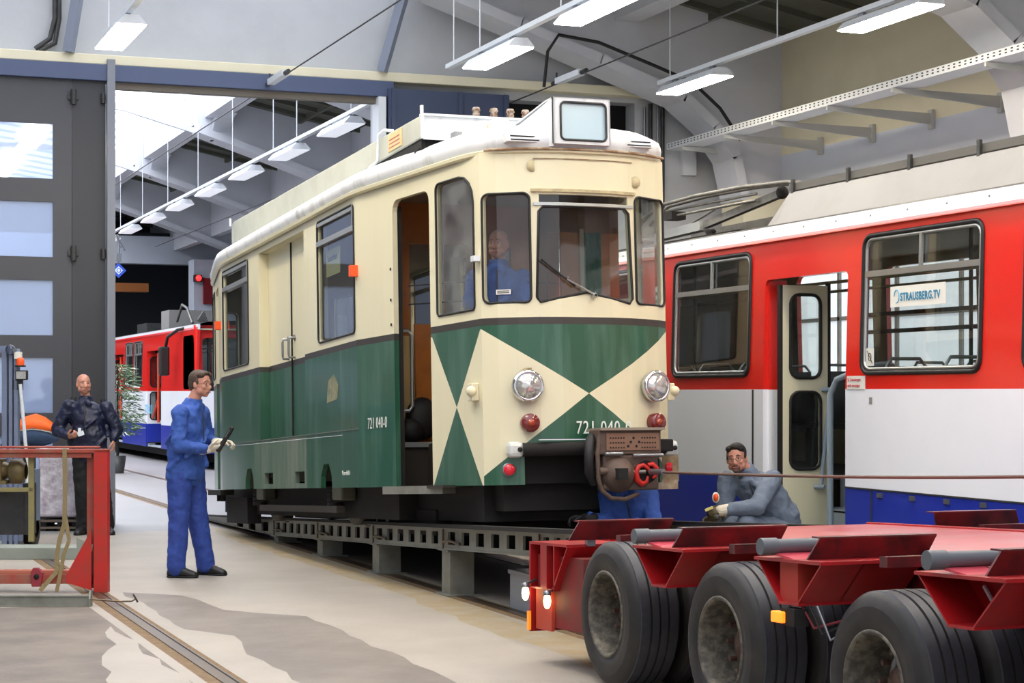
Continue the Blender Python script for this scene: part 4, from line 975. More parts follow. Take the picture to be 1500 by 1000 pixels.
def city_trams():
    T, L = city_tram(7.7, 5.2, 19.6, 'red, white and blue articulated tram with open door on the right', [(14.72, 16.25), (11.28, 12.86), (9.2, 10.78), (7.1, 8.6), (17.0, 18.6)], [(13.10, 14.46)], near=True)
    ya = 5.2
    # blue skirt with latches, seams, black door edge lines
    m = MB()
    MB().box((-.004, 14.82-ya-.0, .34), (.0, 14.86-ya, 2.3)).build('panel_seam', RUBBER, T) if False else None
    MB().box((-.004, 14.63-ya, .40), (.001, 14.655-ya, 1.62)).build('panel_seam', RUBBER, T)
    for y in (12.55, 12.1, 11.65, 11.2): MB().box((-.012, y-ya, .80), (0, y-ya+.07, .835)).build('latch', STEEL, T)
    MB().box((-.006, 12.70-ya, .36), (.0, 12.715-ya, .856)).build('skirt_seam', GREYD, T)
    MB().box((-.006, 6-ya, .850), (.0, 13.1-ya, .862)).build('skirt_edge', GREYD, T)
    # grey roof cowl with rail
    cw = MB(); y0, y1 = .2, 15.35-ya
    P = [(.42, 3.03), (.58, 3.37), (1.62, 3.37), (1.78, 3.03)]
    cw.prism([(P[0][0], y1, P[0][1]), (P[1][0], y1-.28, P[1][1]), (P[2][0], y1-.28, P[2][1]), (P[3][0], y1, P[3][1])][0:0] or [(P[0][0], y0, P[0][1]), (P[1][0], y0, P[1][1]), (P[2][0], y0, P[2][1]), (P[3][0], y0, P[3][1])], (0, y1-.3-y0, 0))
    cw.add([(P[0][0], y1-.3, P[0][1]), (P[1][0], y1-.3, P[1][1]), (P[2][0], y1-.3, P[2][1]), (P[3][0], y1-.3, P[3][1]), (P[0][0]+.05, y1, P[0][1]), (P[3][0]-.05, y1, P[3][1])], [(0, 1, 4), (1, 2, 5, 4), (2, 3, 5)])
    c = cw.build('roof_cowl', GREYP, T)
    rl = MB(); rl.box((.60, y0, 3.39), (.66, y1-.75, 3.455)); rl.prism([(.60, y1-.75, 3.39), (.66, y1-.75, 3.39), (.66, y1-.75, 3.455), (.60, y1-.75, 3.455)], (0, .5, -.0)); ro = rl.build('cowl_rail', mat('rail_dark', '#56544f', .5), T)
    for k in range(9):
        y = y1-.35-.95*k
        MB().box((.575, y-.02, 3.36), (.60, y+.02, 3.485)).build('rail_clamp', GREYD, ro)
    # pantograph, folded
    pg = MB(); b = 17.6-ya
    pg.box((.55, b-1.6, 3.07), (1.65, b+1.5, 3.12)); p = pg.build('pantograph_base', SOOT, T)
    MB().bar((.7, b+.9, 3.20), (.7, b-.6, 3.24), .10, .09).build('lower_arm', ALU, p)
    MB().bar((.72, b-.5, 3.24), (.78, b-2.0, 3.42), .06, .07).build('upper_arm', PANT, p)
    MB().bar((1.1, b+.4, 3.20), (1.1, b-2.1, 3.22), .12, .12).build('spring_box', PANT, p)
    for dx in (0, .12): MB().tube([(.55+dx, b+.6, 3.34), (.55+dx, b+.15, 3.50), (.6+dx, b-.6, 3.53), (.65+dx, b-1.5, 3.53), (.7+dx, b-2.3, 3.50), (.7+dx, b-2.6, 3.44)], .02, 8).build('collector_bar', PANT, p)
    for dz in (0, -.06): MB().tube([(.62, b+.1, 3.44+dz), (.70, b-1.7, 3.45+dz)], .014, 8).build('stay_rod', PANT, p)
    MB().tube([(.55, b+.15, 3.49), (.5, b+.5, 3.36), (.48, b+.7, 3.27)], .012, 6).build('horn', PANT, p)
    MB().tube([(1.2, b+.15, 3.49), (1.1, b+.55, 3.36), (1.1, b+.75, 3.27)], .012, 6).build('horn', PANT, p)
    MB().box((.56, b-.15, 3.34), (.72, b+.05, 3.42)).build('hinge_block', SOOT, p); MB().ell((.78, b-2.05, 3.43), .06).build('joint', SOOT, p)
    for y in (b-.9, b+.6): MB().lathe([(.05, 0), (.06, .03), (.04, .05), (.06, .08), (.04, .1)], (.62, y, 3.08), (0, 0, 1), 12).build('insulator', SOOT, p)
    # writing on the window
    s = MB().box((-.001, 0, 0), (.001, .74, .155)); sg = s.build('window_sign', PAPER, T, loc=(.012, 11.72-ya, 2.235))
    text('sign_text', 'STRAUSBERG.TV', BINK, .082, frame_m((-.003, .60, .045), (0, -1, 0), (0, 0, 1)), sg, .80, space=1.12, bold=.0025)
    MB().tube([(-.003, .65+.035*math.cos(a*.7), .08+.05*math.sin(a*.7)) for a in range(8)], .004, 5).build('sign_logo', BLUEI, sg)
    s = MB().box((-.001, 0, 0), (.001, .115, .135)).build('no_entry_sticker', PAPER, T, loc=(.012, 12.695-ya, 1.80))
    MB().bar((-.003, .02, .02), (-.003, .095, .115), .002, .006).build('stroke', INK, s); MB().tube([(-.003, .057+.02*math.cos(a), .068+.03*math.sin(a)) for a in [k*PI/6 for k in range(12)]], .003, 5, closed=True).build('figure_mark', INK, s)
    s = MB().box((-.004, 0, 0), (-.001, .27, .105)).build('side_sticker', PAPER, T, loc=(0, 12.80-ya, 1.62))
    text('sticker_text', 'St. Gutenbergstr.', REDI, .034, frame_m((-.006, .255, .065), (0, -1, 0), (0, 0, 1)), s, .85); text('sticker_text', 'nicht einsteigen', REDI, .034, frame_m((-.006, .255, .02), (0, -1, 0), (0, 0, 1)), s, .85)
    MB().box((-.004, 12.70-ya, 1.51), (-.001, 12.74-ya, 1.56)).build('small_mark', GREYP, T)
    MB().box((1.0, 11.9-ya, 1.9), (1.25, 12.1-ya, 2.28)).build('ticket_machine', mat('dark_red_box', '#5e1f22', .5), T)
    # the far tram
    T2, L2 = city_tram(7.7, 39.0, 56, 'red and white tram with black mirror in the far hall', [(45.6, 46.7), (46.9, 48.0), (51, 52.5), (53.3, 54.7)], [(43.0, 45.0), (48.4, 50.4)], front=True)
    f = MB(); ff = lambda u, z, d: V((u, d + (z-1.0)*.10 if z > 1 else d, z))
    panel(f, [(.0, .33), (2.2, .33), (2.2, 2.98), (0, 2.98)], [rr(.16, 1.62, 2.04, 2.72, .1)], [([(0, 1.62), (2.2, 1.62), (2.2, 2.98), (0, 2.98)], 1), ([(0, .33), (2.2, .33), (2.2, .86), (0, .86)], 2)], ff, .05)
    f.build('front', [WHITE, RED, BLUE], T2)
    q = MB(); panel(q, rr(.16, 1.62, 2.04, 2.72, .1), (), (), lambda u, z, d: ff(u, z, .02), 0); q.build('windscreen', GLD, T2)
    q = MB(); panel(q, rr(.25, 1.66, 1.35, 2.78, .1), (), (), lambda u, z, d: V((-.004, u, z)), .003); q.build('cab_window', mat('dark_cab_glass', '#3c4346', .1), T2)
    q = MB().box((-.008, 1.4, .34), (-.002, 3.9, .858)); q.build('skirt', BLUE, T2)
    mi = MB().box((-.36, 2.15, 1.95), (-.14, 2.35, 2.58)).build('mirror', RUBBER, T2, bevel=.04)
    MB().tube([(-.22, 2.25, 2.55), (-.2, 2.1, 2.78), (-.05, 1.7, 2.93), (.05, 1.5, 2.95)], .035, 8).build('mirror_arm', RUBBER, mi)
    text('side_text', 'STRAUS', BLUEI, .30, frame_m((-.004, 6.1, 1.1), (0, -1, 0), (0, 0, 1)), T2, .9)
    p = MB().tube([(.4, 2.4, 3.1), (.4, 3.0, 3.45), (.4, 3.6, 3.55), (.4, 4.2, 3.2)], .03, 8).build('pantograph_arm', PANT, T2)
    MB().box((.4, 5.2, 3.08), (1.4, 6.2, 3.5)).build('roof_box', GREYP, T2); MB().box((.4, 8.2, 3.08), (1.4, 9.6, 3.3)).build('roof_box', GREYD, T2)
    for k in range(5): MB().tube([(.3+.1*k, 1.3+.4*k, 3.12), (.5+.1*k, 1.7+.4*k, 3.32-.03*k)], .025, 6).build('roof_rod', PANT, T2)
city_trams()

# ------------------------------------------------------------------ loading ramp
def ramp():
    zt = lambda y: .642+(12.2-y)*.0510
    T = empty('loading_ramp', (5.58, 17, 0), label='grey steel loading ramp with slotted beams under the green tram', cat='ramp')
    ox, oy = 5.58, 17
    joints = [23.9, 20.0, 18.18, 16.26, 14.31, 12.23, 10.95]
    for side, X in ((-1, 4.79), (1, 6.30)):
        for a, b in zip(joints, joints[1:]):
            if side > 0 and b < 10.0: continue
            h = lambda y: min(.175, max(.02, zt(y)-.005))
            fm = lambda u, z, d: V((X-ox - .0 + d, u-oy, z))
            ho = []
            n = 6
            if b > 21: n = 8
            for k in range(n):
                u1 = a-(a-b)*(k+.32)/(n+.3); u0 = u1-(a-b)*.085
                if zt(u0) > .16:
                    hh = min(.1, zt(u0)-.06); ho.append([(u0, zt(u0)-.035-hh), (u1, zt(u1)-.035-hh), (u1, zt(u1)-.035), (u0, zt(u0)-.035)])
            m = MB(); panel(m, [(b, zt(b)-h(b)), (a, zt(a)-h(a)), (a, zt(a)), (b, zt(b))], ho, (), fm, .02)
            bo = m.build('beam', GREYRAMP, T)
            t = MB(); t.prism([V((X-ox-.03, b-oy, zt(b)-.012)), V((X-ox-.03, a-oy, zt(a)-.012)), V((X-ox-.03, a-oy, zt(a))), V((X-ox-.03, b-oy, zt(b)))], (.28, 0, 0))
            t.prism([V((X-ox-.01, b-oy, zt(b)-h(b))), V((X-ox-.01, a-oy, zt(a)-h(a))), V((X-ox-.01, a-oy, zt(a)-h(a)+.01)), V((X-ox-.01, b-oy, zt(b)-h(b)+.01))], (.26, 0, 0))
            t.build('flange', GREYRAMP, bo)
            t = MB(); t.prism([V((X-ox+.2, b-oy, zt(b)-h(b))), V((X-ox+.2, a-oy, zt(a)-h(a))), V((X-ox+.2, a-oy, zt(a))), V((X-ox+.2, b-oy, zt(b)))], (.02, 0, 0)); t.build('inner_web', SOOT, bo)
            if a < 21:
                t = MB().tube([(X-ox-.02, a-.45-oy, zt(a)-.1), (X-ox-.03, a-.2-oy, zt(a)-.09), (X-ox-.03, a-.08-oy, zt(a)-.11)], .012, 6); t.build('joint_bolt', RAILM, bo)
                MB().box((X-ox-.012, a-.01-oy, zt(a)-h(a)), (X-ox-.0, a+.01-oy, zt(a))).build('joint_plate', RAILM, bo)
        for y in joints[1:-1]:
            if zt(y)-.175 > .03:
                z1 = zt(y)-.175-.012; p = MB().box((X-ox+.02, y-oy-.10, .012), (X-ox+.22, y-oy+.10, z1)); po = p.build('post', GREYRAMP, T)
                MB().box((X-ox-.02, y-oy-.16, 0), (X-ox+.26, y-oy+.16, .012)).build('foot_plate', GREYRAMP, po); MB().box((X-ox-.01, y-oy-.13, z1), (X-ox+.25, y-oy+.13, z1+.012)).build('head_plate', GREYRAMP, po)
    for y in (20, 16.26, 14.31, 12.23): MB().box((4.95-ox, y-oy-.04, zt(y)-.14), (6.35-ox, y-oy+.04, zt(y)-.06)).build('cross_member', SOOT, T)
    # dark rail the wheels run on
    t = MB()
    for X in (4.74, 6.25): t.prism([V((X-ox-.05, 10.9-oy, zt(10.9))), V((X-ox-.05, 23.5-oy, zt(23.5)+.002)), V((X-ox-.05, 23.5-oy, zt(23.5)+.02)), V((X-ox-.05, 10.9-oy, zt(10.9)+.03))], (.09, 0, 0))
    t.build('wheel_track', SOOT, T)
    # wooden planks, grey crate below
    b = empty('grey_crate', (5.30, 12.9, 0), label='grey metal crate standing between the ramp posts', cat='crate'); MB().box((-.35, -.35, 0), (.25, .35, .28)).build('case', mat('crate_grey', '#8d9096', .6), b, bevel=.01); MB().box((-.36, -.36, .26), (.26, .36, .29)).build('lid', mat('crate_grey', '#8d9096', .6), b)
ramp()

# ------------------------------------------------------------------ red low-loader trailer
def trailer():
    T = empty('low_loader_trailer', (5.45, 8, 0), label='red multi-axle low-loader trailer with fenders and worn tyres', cat='trailer')
    ox, oy = 5.45, 8
    P = P0 = lambda x, y, z: V((x-ox, y-oy, z))
    def B(x0, y0, z0, x1, y1, z1, name, m, par=T, bevel=.004, **k): return MB().box(P(x0, y0, z0), P(x1, y1, z1)).build(name, m, par, bevel=bevel, **k)
    # spine deck
    B(4.78, 3.2, .79, 6.38, 10.55, .825, 'deck', mat('worn_pink_deck', '#c0575c', .35, var=.7, vcol='#b98a86', scale=3, coat=.3))
    for x in (4.72, 6.38): B(x, 3.2, .79, x+.05, 10.6, .835, 'deck_edge', TRED)
    for x in (4.62, 6.50):
        m = MB(); m.box(P(x, 3.2, .62), P(x+.02, 10.55, .80)); m.box(P(x-.04, 3.2, .78), P(x+.08, 10.55, .80)); m.box(P(x-.04, 3.2, .62), P(x+.08, 10.55, .64)); m.build('main_beam', TREDD, T)
    B(4.9, 3.2, .3, 6.0, 10.3, .62, 'chassis', SOOT)
    B(4.5, 10.35, .62, 6.4, 10.6, .80, 'rear_crossbeam', TRED)
    # axle stations
    st = [9.53, 8.16, 6.78, 5.41]
    def wheel(x, y, s):
        R = .395; P = P0; q = lambda r: .235+(r-.235)*.865 if r > .24 else r
        m = MB(); m.mi = 0
        m.lathe([(q(r), h) for r, h in [(.225, -.02), (.235, .005), (.30, .012), (.345, .010)]], P(x, y, R), (s, 0, 0), 48, 0); m.lathe([(q(r), h) for r, h in [(.345, .010), (.385, -.004), (.404, -.018), (.412, -.03)]], P(x, y, R), (s, 0, 0), 48, 0)
        pr = [(.41, -.03), (.418, -.035), (.418, -.085), (.408, -.088), (.408, -.094), (.42, -.097), (.42, -.135), (.408, -.138), (.408, -.144), (.42, -.147), (.42, -.185), (.408, -.188), (.408, -.194), (.418, -.197), (.418, -.245), (.41, -.25)]
        for (r0, h0), (r1, h1) in zip(pr, pr[1:]):
            dk = (r0 < .4095 and r1 < .4095) or abs(h0-h1) < .004
            m.lathe([(q(r0), h0), (q(r1), h1)], P(x, y, R), (s, 0, 0), 64, 0 if dk else 1)
        m.lathe([(q(.41), -.25), (q(.36), -.278), (.235, -.285), (.225, -.26)], P(x, y, R), (s, 0, 0), 40, 0)
        w = m.build('wheel', [TIRE, TREAD], T)
        r = MB(); r.lathe([(.232, -.01), (.238, .006), (.226, .012), (.214, .0), (.212, -.03), (.200, -.07), (.196, -.12), (.185, -.17), (.175, -.20), (.13, -.20), (.001, -.20)], P(x, y, R), (s, 0, 0), 40)
        ro = r.build('rim', RIM, w)
        MB().lathe([(.165, -.13), (.168, -.105), (.158, -.10), (.15, -.125)], P(x-s*.07, y, R), (s, 0, 0), 32).build('rim_ring', STEEL, ro)
        if abs(x-4.12) < .1 or abs(x-7.08) < .1:
            MB().lathe([(.12, -.14), (.12, -.08), (.10, -.05), (.085, -.045), (.08, -.02), (.07, -.008), (.001, -.005)], P(x-s*.10, y, R), (s, 0, 0), 24).build('hub', HUBM, w)
            for k in range(10):
                a = 2*PI*k/10; c = P(x, y, R)+V((0, .14*math.cos(a), .14*math.sin(a)))
                MB().lathe([(.014, -.14), (.014, -.105), (.001, -.10)], c, (s, 0, 0), 6, smooth=False).build('wheel_nut', HUBM, w)
        return w
    for y in st:
        for s, xs in ((-1, (4.12, 4.44)), (1, (7.08, 6.76))):
            for x in xs: wheel(x, y, s)
        B(4.3, y-.06, .36, 6.6, y+.06, .48, 'axle', SOOT)
    # outrigger pockets between the wheels, both sides
    for s in (-1, 1):
        X = (lambda d: 4.07+d) if s < 0 else (lambda d: 7.13-d)
        for i, y in enumerate((8.76, 7.42, 6.10, 4.7)):
            ya, yb, za = y+.28, y-.30, .80; yc, yd, zb = y+.08, y-.10, .625
            m = MB()
            m.prism([P(X(0), ya, za), P(X(0), ya-.012, za), P(X(0), yc-.012, zb), P(X(0), yc, zb)], (-s*.5, 0, 0))
            m.prism([P(X(0), yb, za), P(X(0), yb+.012, za), P(X(0), yd+.012, zb), P(X(0), yd, zb)], (-s*.5, 0, 0))
            m.prism([P(X(-.01), ya+.01, za), P(X(-.01), yb-.01, za), P(X(-.01), yb-.01, za+.014), P(X(-.01), ya+.01, za+.014)], (-s*.55, 0, 0))
            m.prism([P(X(0), yc, zb), P(X(0), yd, zb), P(X(0), yd, zb-.012), P(X(0), yc, zb-.012)], (-s*.5, 0, 0))
            m.prism([P(X(.20), ya, za), P(X(.20), yb, za), P(X(.20), yd, zb), P(X(.20), yc, zb)], (-s*.012, 0, 0))
            po = m.build('outrigger_pocket', TRED, T)
            if i % 2: MB().prism([P(X(.02), y+.1, zb), P(X(.02), y-.06, zb), P(X(.02), y-.06, za), P(X(.02), y+.1, za)], (-s*.15, 0, 0)).build('pocket_rib', mat('dull_rib_red', '#b0392c', .6), po)
            else: MB().bar(P(X(.18), y+.10, .76), P(X(.18), y-.03, .63), .01, .012).build('weld_seam', WHITEM, po)
    # angled fender plates and grey rollers, one pair per axle
    for i, y in enumerate((10.02, 8.67, 7.31, 5.98, 4.65)):
        for s in (-1, 1):
            X = (lambda d: 4.10+d) if s < 0 else (lambda d: 7.13-d)
            y0, z0, y1, z1 = y, .80, y-.035, .905
            m = MB(); m.prism([P(X(.0), y0, z0), P(X(.60), y0, z0), P(X(.64), y1, z1), P(X(.05), y1, z1)], (0, .012, 0)); 
            m.prism([P(X(.05), y1, z1), P(X(.64), y1, z1), P(X(.66), y1+.07, z1+.002), P(X(.05), y1+.07, z1+.002)], (0, 0, .007))
            fo = m.build('fender_plate', TREDD, T)
            for d in (.12, .5): MB().box(P(X(d), y+.01, z0-.035), P(X(d+.05), y+.05, z0+.002)).build('plate_foot', STEEL, fo)
            if i:
                r = MB().tube([P(X(-.07), y+.23, .865), P(X(.60), y+.23, .865)], .032, 16); ro = r.build('roller', mat('roller_grey', '#5d6266', .5), T)
                MB().tube([P(X(-.10), y+.23, .865), P(X(-.02), y+.23, .865)], .038, 16).build('roller_end', mat('roller_grey', '#5d6266', .5), ro)
                m = MB(); m.prism([P(X(-.04), y+.26, .835), P(X(.16), y+.26, .835), P(X(.12), y+.08, .80), P(X(.0), y+.08, .80)], (0, 0, .01)); m.build('bracket_plate', mat('pink_plate', '#d0505c', .35, coat=.3), ro)
            MB().box(P(X(.1), y-.5, .80), P(X(.6), y-.44, .845)).build('cross_tie', TREDD, T)
    # rear corner with lamps, near side
    m = MB(); m.box(P(4.10, 10.62, .24), P(4.62, 10.64, .76)); m.box(P(4.10, 10.05, .76), P(4.6, 10.64, .775)); m.box(P(4.10, 10.25, .50), P(4.14, 10.64, .51)); m.box(P(4.10, 10.24, .51), P(4.55, 10.255, .76))
    m.prism([P(4.10, 10.28, .50), P(4.10, 10.05, .76), P(4.10, 10.04, .76), P(4.10, 10.26, .50)], (.45, 0, 0)); m.box(P(4.10, 10.36, .51), P(4.2, 10.46, .76))
    cr = m.build('rear_corner_bracket', TRED, T)
    MB().box(P(4.12, 10.33, .26), P(4.14, 10.58, .50)).build('mud_plate', mat('dull_orange_red', '#b5402c', .6), cr)
    B(4.14, 9.9, .28, 4.55, 10.6, .70, 'rear_box', mat('grimy_red', '#7e1c1b', .7, var=.9, vcol='#4b3830', scale=5), T)
    for x, y, z in ((4.06, 10.60, .47), (4.08, 10.30, .44)):
        l = MB().ell(P(x, y, z), (.022, .022, .045)).build('side_lamp', WARMG, T); MB().lathe([(.024, 0), (.024, .02), (.001, .03)], P(x, y, z+.035), (0, 0, 1), 12).build('lamp_cap', STEEL, l)
        MB().bar(P(x, y, z+.05), P(x+.07, y, z+.08), .012, .012).build('lamp_stalk', GREYD, l)
    MB().box(P(4.085, 10.61, .25), P(4.10, 10.64, .36)).build('amber_reflector', mat('amber_reflector', '#d9741c', .3, emit='#ff8a1c', es=.8), T)
    l = MB().box(P(4.03, 7.40, .535), P(4.07, 7.50, .585)).build('amber_side_lamp', AMBERG, T, bevel=.006); MB().box(P(4.05, 7.32, .525), P(4.12, 7.44, .60)).build('lamp_bracket', SOOT, l)
    for k in range(3):
        y = 7.35-.07*k
        MB().tube([P(4.10, y, .62), P(4.12, y-.08, .52-.02*k), P(4.2, y-.2, .56), P(4.35, y-.4, .64)], .006, 6).build('hose', [mat('red_hose', '#7c2430', .5), RUBBER, STEEL][k], T)
trailer()
def tilt_trailer():
    done = set()
    def go(o):
        for ch in o.children:
            if ch.name.split('.')[0] in ('wheel', 'axle', 'chassis'): continue
            if ch.data and ch.data.name not in done:
                done.add(ch.data.name)
                for v in ch.data.vertices: v.co.z += .037*(8.9-(v.co.y+8))
            go(ch)
    go(bpy.data.objects['low_loader_trailer'])
tilt_trailer()

# tow rope and hook
def rope():
    T = empty('tow_rope', (5.82, 12.7, 1.02), label='taut steel tow rope with red hook at the coupler', cat='rope')
    a = V((0, -.05, 0)); b = V((4.3-5.82, 4.6-12.7, 1.285-1.02))
    # the rope runs from the coupler past the camera on the right
    b = V((6.35-5.82, 6.6-12.7, 1.255-1.02)); pts = [a.lerp(b, t/12)+V((0, 0, -.035*math.sin(PI*t/12))) for t in range(13)]
    MB().tube(pts, .0095, 8).build('rope', CABLEM, T)
    MB().tube([a.lerp(b, .0), a.lerp(b, .03)], .022, 10).build('ferrule', STEEL, T)
    h = MB(); c = V((-.06, .02, 0))
    h.tube([V((-.04, 0, .06)), V((-.09, 0, .05)), V((-.12, 0, .0)), V((-.11, 0, -.07)), V((-.06, 0, -.11)), V((-.01, 0, -.09)), V((.0, 0, -.04))], [.02, .022, .026, .03, .028, .02, .012], 10)
    h.tube([V((.0, 0, .06)), V((.05, 0, .065)), V((.09, 0, .03)), V((.085, 0, -.03)), V((.05, 0, -.06))], [.018, .022, .024, .02, .012], 10); h.tube([V((-.05, 0, .06)), V((.0, 0, .03)), V((.03, -.01, -.02))], .018, 8)
    ho = h.build('hook', REDHOOK, T); ho.scale = (.78, .78, .82)
    s = MB(); 
    for x in (-.26, -.22, -.18): s.lathe([(.02, 0), (.03, .01), (.03, .03), (.02, .04)], (x, .02, -.005), (1, 0, 0), 12)
    s.tube([(-.28, .02, -.005), (-.02, 0, -.0)], .016, 8); s.build('shackle', PANT, T)
rope()

# ------------------------------------------------------------------ people
def frame3(f, up=(0, 0, 1)):
    f = V(f).normalized(); u = V(up); u = (u-f*u.dot(f)).normalized(); r = f.cross(u)   # r = his right-hand side
    return f, r, u
CLOUD = bpy.data.textures.new('cloth_folds', 'CLOUDS'); CLOUD.noise_scale = .07; CLOUD.noise_depth = 1
def wrinkle(o, s=.022):
    d = o.modifiers.new('folds', 'DISPLACE'); d.texture = CLOUD; d.strength = s; d.mid_level = .5; d.texture_coords = 'LOCAL'
def add_head(mb, c, f, up, s=1.0):
    f, r, u = frame3(f, up); R = Matrix((r, f, u)).transposed()
    L = lambda a, b, h: V(c)+(r*a+f*b+u*h)*s
    mb.ell(L(0, -.012, .035), (.074*s, .094*s, .082*s), R, 22, 16)
    mb.ell(L(0, .012, -.005), (.066*s, .078*s, .085*s), R, 20, 14)
    mb.ell(L(0, .035, -.055), (.050*s, .050*s, .050*s), R, 18, 12)
    mb.ell(L(0, .052, -.088), (.026*s, .024*s, .020*s), R, 12, 8)
    for q in (-1, 1):
        mb.ell(L(q*.052, .02, -.055), (.018*s, .04*s, .03*s), R, 10, 8)
        mb.ell(L(q*.038, .066, -.022), (.022*s, .018*s, .018*s), R, 10, 8)
        mb.ell(L(q*.030, .072, .024), (.025*s, .014*s, .010*s), R, 10, 8)
        mb.ell(L(q*.076, -.005, -.005), (.010*s, .019*s, .032*s), R, 10, 8)
        mb.ell(L(q*.011, .095, -.034), (.010*s, .010*s, .008*s), R, 8, 6)
    mb.cap(L(0, .082, .012), L(0, .103, -.028), .009*s, .013*s, 10)
    mb.ell(L(0, .080, -.058), (.024*s, .012*s, .008*s), R, 12, 8)
    mb.ell(L(0, .076, -.070), (.020*s, .012*s, .008*s), R, 12, 8)
    return L, R
def face_parts(T, L, R, hair, s=1.0, glasses=False, beard=False, hairkind='short'):
    e = MB()
    for q in (-1, 1):
        o = MB().ell(L(q*.030, .076, .006), (.012*s, .007*s, .0062*s), R, 12, 8).build('eye', EYEW, T)
        MB().ell(L(q*.030, .0815, .006), (.0062*s, .004*s, .0058*s), R, 10, 8).build('iris', EYED, o)
        MB().sweep([(L(q*.012, .090, .030), (0, 0, .003), (.001, .004, 0)), (L(q*.030, .091, .035), (0, 0, .0045), (.001, .004, 0)), (L(q*.048, .078, .028), (0, 0, .002), (.001, .003, 0))], 8).build('eyebrow', hair, T)
    MB().cap(L(-.022, .088, -.0635), L(.022, .088, -.0635), .0042, .0042, 8).build('mouth', LIP, T)
    h = MB()
    if hairkind == 'short' or hairkind == 'dark':
        h.ell(L(0, -.028, .052), (.080*s, .094*s, .080*s), R, 22, 16)
        h.ell(L(0, -.055, .01), (.076*s, .070*s, .085*s), R, 18, 12)
        for q in (-1, 1): h.ell(L(q*.068, -.0, .02), (.013*s, .028*s, .034*s), R, 10, 8); h.ell(L(q*.045, .035, .085), (.032*s, .04*s, .028*s), R, 10, 8)
        h.ell(L(0, .03, .098), (.05*s, .05*s, .024*s), R, 12, 8)
        if hairkind == 'dark': h.ell(L(-.01, .03, .10), (.062*s, .056*s, .030*s), R, 12, 8); h.ell(L(0, -.07, -.03), (.062*s, .05*s, .06*s), R, 12, 8)
    else:
        h.ell(L(0, -.022, .030), (.0765*s, .090*s, .082*s), R, 22, 16); h.ell(L(0, -.05, -.01), (.070*s, .066*s, .07*s), R, 18, 12)
    h.build('hair', hair, T, remesh=.007, smooth_it=3)
    if beard:
        b = MB(); b.ell(L(0, .066, -.088), (.030, .030, .022), R, 12, 8); b.ell(L(0, .088, -.050), (.030, .010, .006), R, 12, 8)
        for q in (-1, 1): b.ell(L(q*.029, .076, -.068), (.008, .013, .02), R, 8, 6)
        b.build('beard', mat('brown_beard', '#5b4538', .8), T, remesh=.006, smooth_it=2)
    if glasses:
        for q in (-1, 1):
            pts = [L(q*.031+.021*math.cos(a), .100, .003+.016*math.sin(a)) for a in [k*2*PI/14 for k in range(14)]]
            g = MB().tube(pts, .0018, 6, closed=True); g.tube([L(q*.052, .098, .007), L(q*.074, .06, .008), L(q*.078, .0, .006)], .0018, 5)
            if q < 0: g.tube([L(-.010, .101, .005), L(0, .105, .008), L(.010, .101, .005)], .0016, 5)
            g.build('spectacles', GREYD, T)
def add_hand(mb, wrist, d, n, side, curl=.6, s=1.0, thumb=.6):
    """d: direction wrist->fingers, n: palm normal (palm faces n), side: direction towards thumb"""
    d = V(d).normalized(); n = V(n); n = (n-d*n.dot(d)).normalized(); t = V(side); t = (t-d*t.dot(d)-n*t.dot(n)).normalized()
    w = V(wrist)
    mb.sweep([(w-d*.01*s, t*.026*s, n*.019*s), (w+d*.03*s, t*.036*s, n*.017*s), (w+d*.065*s, t*.042*s, n*.016*s), (w+d*.09*s, t*.040*s, n*.013*s)], 14)
    for i, (o, l) in enumerate(((.031, .072), (.010, .080), (-.011, .074), (-.031, .058))):
        p = w + d*(.084*s) + t*o*s; a = 0; ln = l*s
        for k, fr in enumerate((.45, .32, .23)):
            a += curl*(.8 if k == 0 else 1.1)+.05*i
            q = p + (d*math.cos(a)+n*math.sin(a))*ln*fr
            mb.cap(p, q, (.0095-.0008*k)*s, (.0090-.001*k)*s, 8); p = q
    p = w + d*.022*s + t*.028*s; q = p+(d*.7+t*.75+n*.25).normalized()*.040*s; mb.cap(p, q, .013*s, .0115*s, 8)
    p = q; q = p+(d*.9+t*.25+n*thumb).normalized()*.032*s; mb.cap(p, q, .0112*s, .010*s, 8)
    p = q; q = p+(d*.9-t*.1+n*(thumb+.2)).normalized()*.024*s; mb.cap(p, q, .010*s, .0085*s, 8)
